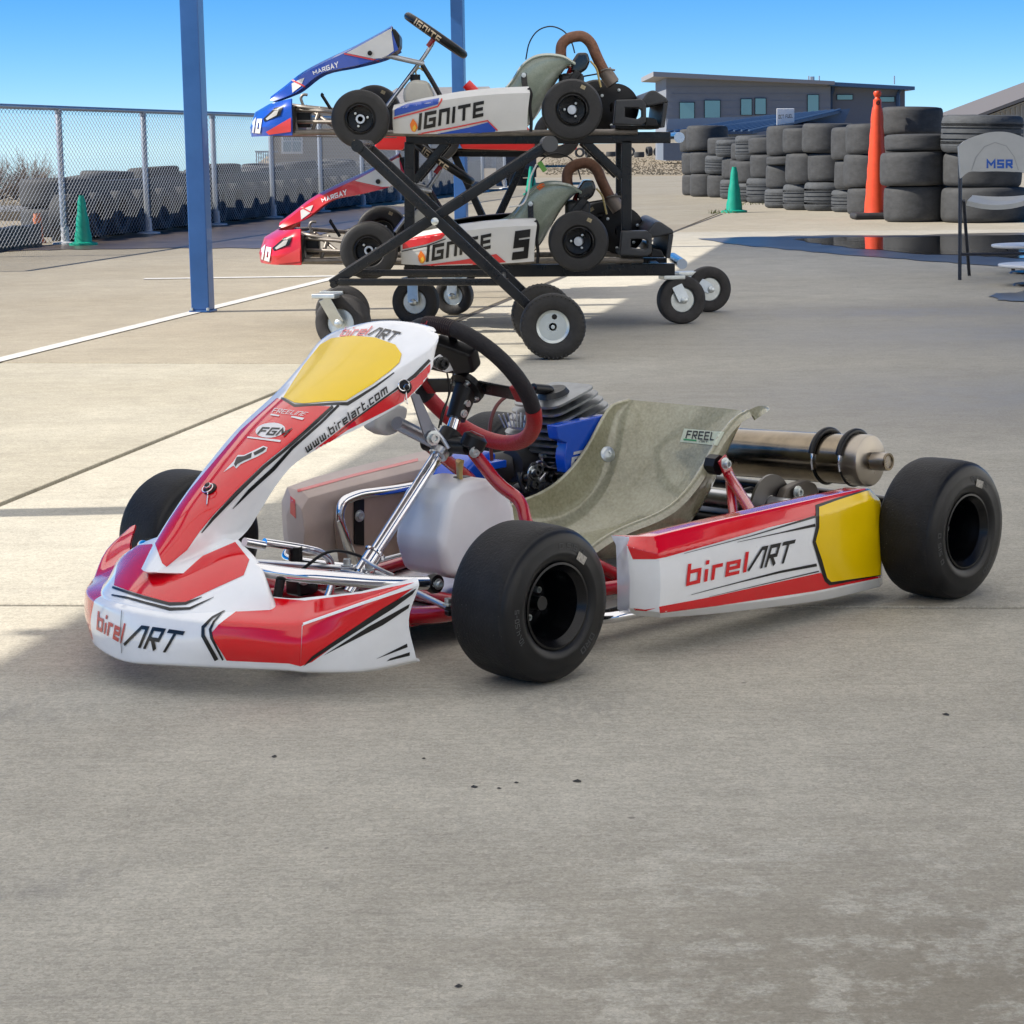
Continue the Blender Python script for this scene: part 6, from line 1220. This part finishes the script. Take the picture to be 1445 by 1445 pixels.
# ---------------------------------------------------------------- scissor lift in front of it
lf_ = empty('kart_lift', (W(620, 450, y=9.4).x, 9.4, 0), 'black scissor lift cart with crossed arms and large wheels before the rack', 'lift'); LO = Vector(lf_.location)
LN, LF2 = 9.25, 9.92
def larm(nm, a, b, w_=.05, h_=.042):
    A, B = W(*a, y=LN), W(*b, y=LN); out = []
    for dy in (0, LF2 - LN): out.append(MB().bar(A + Vector((0, dy, 0)) - LO, B + Vector((0, dy, 0)) - LO, h_, w_ * .9, (0, 1, 0)).build(nm, BLKM, lf_, bevel=.004))
    return out
a1 = larm('lift_arm', (505, 206), (752, 438)); 
A, B = W(466, 402, y=LN), W(776, 203, y=LN)
for dy in (.055, LF2 - LN - .055): MB().bar(A + Vector((0, dy, 0)) - LO, B + Vector((0, dy, 0)) - LO, .042, .045, (0, 1, 0)).build('lift_arm', BLKM, lf_, bevel=.004)
both_ = larm('base_rail', (478, 398), (718, 398), .022, .03)
for (u, v) in ((614, 312),):
    p = W(u, v, y=LN) - LO; MB().tube([p + Vector((0, -.035, 0)), p + Vector((0, LF2 - LN + .035, 0))], .016, 14).build('pivot', BLKM, lf_, 40); MB().lathe([(.016, 0), (.016, .008), (.008, .013), (0, .013)], p + Vector((0, -.035, 0)), (0, -1, 0), 14).build('pivot_bolt', ZINC, lf_, 40)
for (u, v, r_) in ((505, 206, .026), (776, 203, .034)): p = W(u, v, y=LN) - LO; MB().tube([p + Vector((0, -.04, 0)), p + Vector((0, LF2 - LN + .04, 0))], r_, 18).build('lift_roller', BLKM if r_ < .03 else mat('dull_roller', (.10, .10, .10), .4, .7), lf_, 40)
for (u, v) in ((470, 402), (710, 400), (650, 282)): p = W(u, v, y=LN) - LO; MB().tube([p, p + Vector((0, LF2 - LN, 0))], .014, 10).build('cross_bar', BLKM, lf_, 40)
p = W(745, 350, y=LN); tub_ = MB().tube(arc([W(u, v, y=LF2 - .2) - LO for u, v in ((757, 232), (748, 250), (745, 275), (738, 290), (718, 292))], .05), .004, 6).build('winch_cable', mat('pale_cable', (.6, .6, .58), .5), lf_, 40)
MB().bar(W(762, 237, y=LF2 - .04) - LO, W(768, 233, y=LF2 - .04) - LO, .05, .05).build('green_tag', mat('green_tape', (.12, .32, .06), .5), lf_, bevel=.004)
def bigwheel(u, v, y, R_w):
    c = W(u, v, y=y) - LO; c.z = R_w; m_ = mat('pneumatic_tyre', (.020, .019, .018), .65, var=.35, vscale=22, bump=.5, bscale=80); Wd = .10
    wh = MB().lathe([(R_w * .52, -Wd * .30), (R_w * .50, -Wd * .36), (R_w * .42, -Wd * .30), (R_w * .40, -Wd * .16), (R_w * .16, -Wd * .12), (R_w * .12, -Wd * .30), (R_w * .06, -Wd * .30), (R_w * .06, -Wd * .4), (0, -Wd * .4)], (0, 0, 0), (0, 1, 0), 40).build('wheel', mat('galvanised_rim', (.58, .63, .62), .36, .6, var=.1), lf_, 35); wh.location = c
    MB().lathe(tyre_prof(R_w, Wd, R_w * .51, .3), (0, 0, 0), (0, 1, 0), 60, closed=True).build('tyre', m_, wh, 40)
    lg = MB()
    for j in range(44):
        a = j * 2 * math.pi / 44
        for s in (-1, 1): e = Vector((math.cos(a), 0, math.sin(a))); lg.bar(e * (R_w * .975) + Vector((0, s * Wd * .30, 0)), e * (R_w * .93) + Vector((0, s * Wd * .47, 0)), .009, .008, up=(-math.sin(a), 0, math.cos(a)))
    lg.build('tread_lugs', m_, wh, kind='stuff')
    MB().lathe([(.012, 0), (.012, .01), (0, .011)], (R_w * .05, -Wd * .2, R_w * .3), (0, -1, 0), 8).build('valve', BLK, wh)
    return wh
dW = G(780, 508).y + .04; bigwheel(780, 461, dW, 46.5 * dW / FPX); bigwheel(765, 447, dW + .62, 46.5 * dW / FPX)
p, q = W(752, 440, y=LN) - LO, W(765, 447, y=dW + .62) - LO; MB().tube([(W(780, 461, y=dW - .02) - LO), q], .014, 10).build('wheel_axle', BLKM, lf_, 40); MB().bar(W(745, 432, y=LN) - LO, W(776, 458, y=LN) - LO, .042, .045, (0, 1, 0)).build('axle_bracket', BLKM, lf_, bevel=.004)
dC = G(475, 496).y; castor(lf_, LO, Vector((W(484, 459, y=dC).x, dC + .02, 40 * dC / FPX)), 40 * dC / FPX, W(462, 414, y=dC), 0, yaw=.35); dC2 = dC + .62; castor(lf_, LO, Vector((W(484, 450, y=dC2).x, dC2, 38 * dC2 / FPX)), 38 * dC2 / FPX, W(470, 410, y=dC2), 0, yaw=.1)
# ---------------------------------------------------------------- red kart stored further back
FKy = 13.2; fk_ = empty('stored_red_kart', (W(660, 200, y=FKy).x, FKy, W(660, 214, y=FKy).z), 'bright red kart on a stand, glimpsed under the upper deck of the rack', 'kart'); fo = Vector(fk_.location)
def fkp(nm, pts, d, m, y=FKy - .5): return MB().prism([W(u, v, y=y) - fo for u, v in pts], d).build(nm, m, fk_, bevel=.01)
CORAL = mat('bright_red_plastic', (.72, .02, .02), .35, coat=.3)
fkp('side_pod', [(652, 210), (754, 213), (756, 196), (740, 172), (655, 180), (645, 196)], (0, .16, 0), CORAL); fkp('side_pod', [(652, 206), (754, 209), (756, 192), (655, 176)], (0, .16, 0), CORAL, FKy + .45); fkp('nose_fairing', [(528, 211), (568, 212), (575, 200), (570, 185), (545, 188), (530, 200)], (0, .9, 0), CORAL); fkp('rear_bumper', [(800, 210), (814, 212), (815, 196), (800, 196)], (0, .9, 0), CORAL); fkp('floor_tray', [(565, 213), (800, 214), (800, 210), (565, 209)], (0, .9, 0), BLK, FKy - .4)
for (u, v, r_) in ((618, 197, .125), (786, 190, .135)):
    for dy in (-.45, .45): MB().lathe(tyre_prof(r_, .15, .07, .22), W(u, v, y=FKy + dy) - fo, (0, 1, 0), 40, closed=True).build('tyre', mat('used_kart_tyre', (.03, .029, .029), .6), fk_, 40)
MB().tube([W(658, 118, y=FKy - .2) - fo, W(690, 150, y=FKy - .2) - fo], .03, 12).build('seat_bolster', CORAL, fk_, 40); MB().lathe(tyre_prof(.13, .04, .09), W(655, 172, y=FKy) - fo, (.6, 0, .8), 30, closed=True).build('steering_wheel', BLK, fk_, 40)
stn = empty('kart_stand', (W(690, 300, y=FKy).x, FKy, 0), 'black steel stand with crossed legs that carries the stored red kart', 'stand'); so = Vector(stn.location)
for dy in (-.25, .25):
    for a, b in (((640, 216), (730, 330)), ((745, 216), (650, 330))): MB().bar(W(*a, y=FKy + dy) - so, Vector((W(*b, y=FKy + dy).x, FKy + dy, .0)) - so, .04, .04).build('leg', BLKM, stn, bevel=.003)
    MB().bar(W(600, 216, y=FKy + dy) - so, W(800, 217, y=FKy + dy) - so, .04, .04).build('rail', BLKM, stn, bevel=.003)
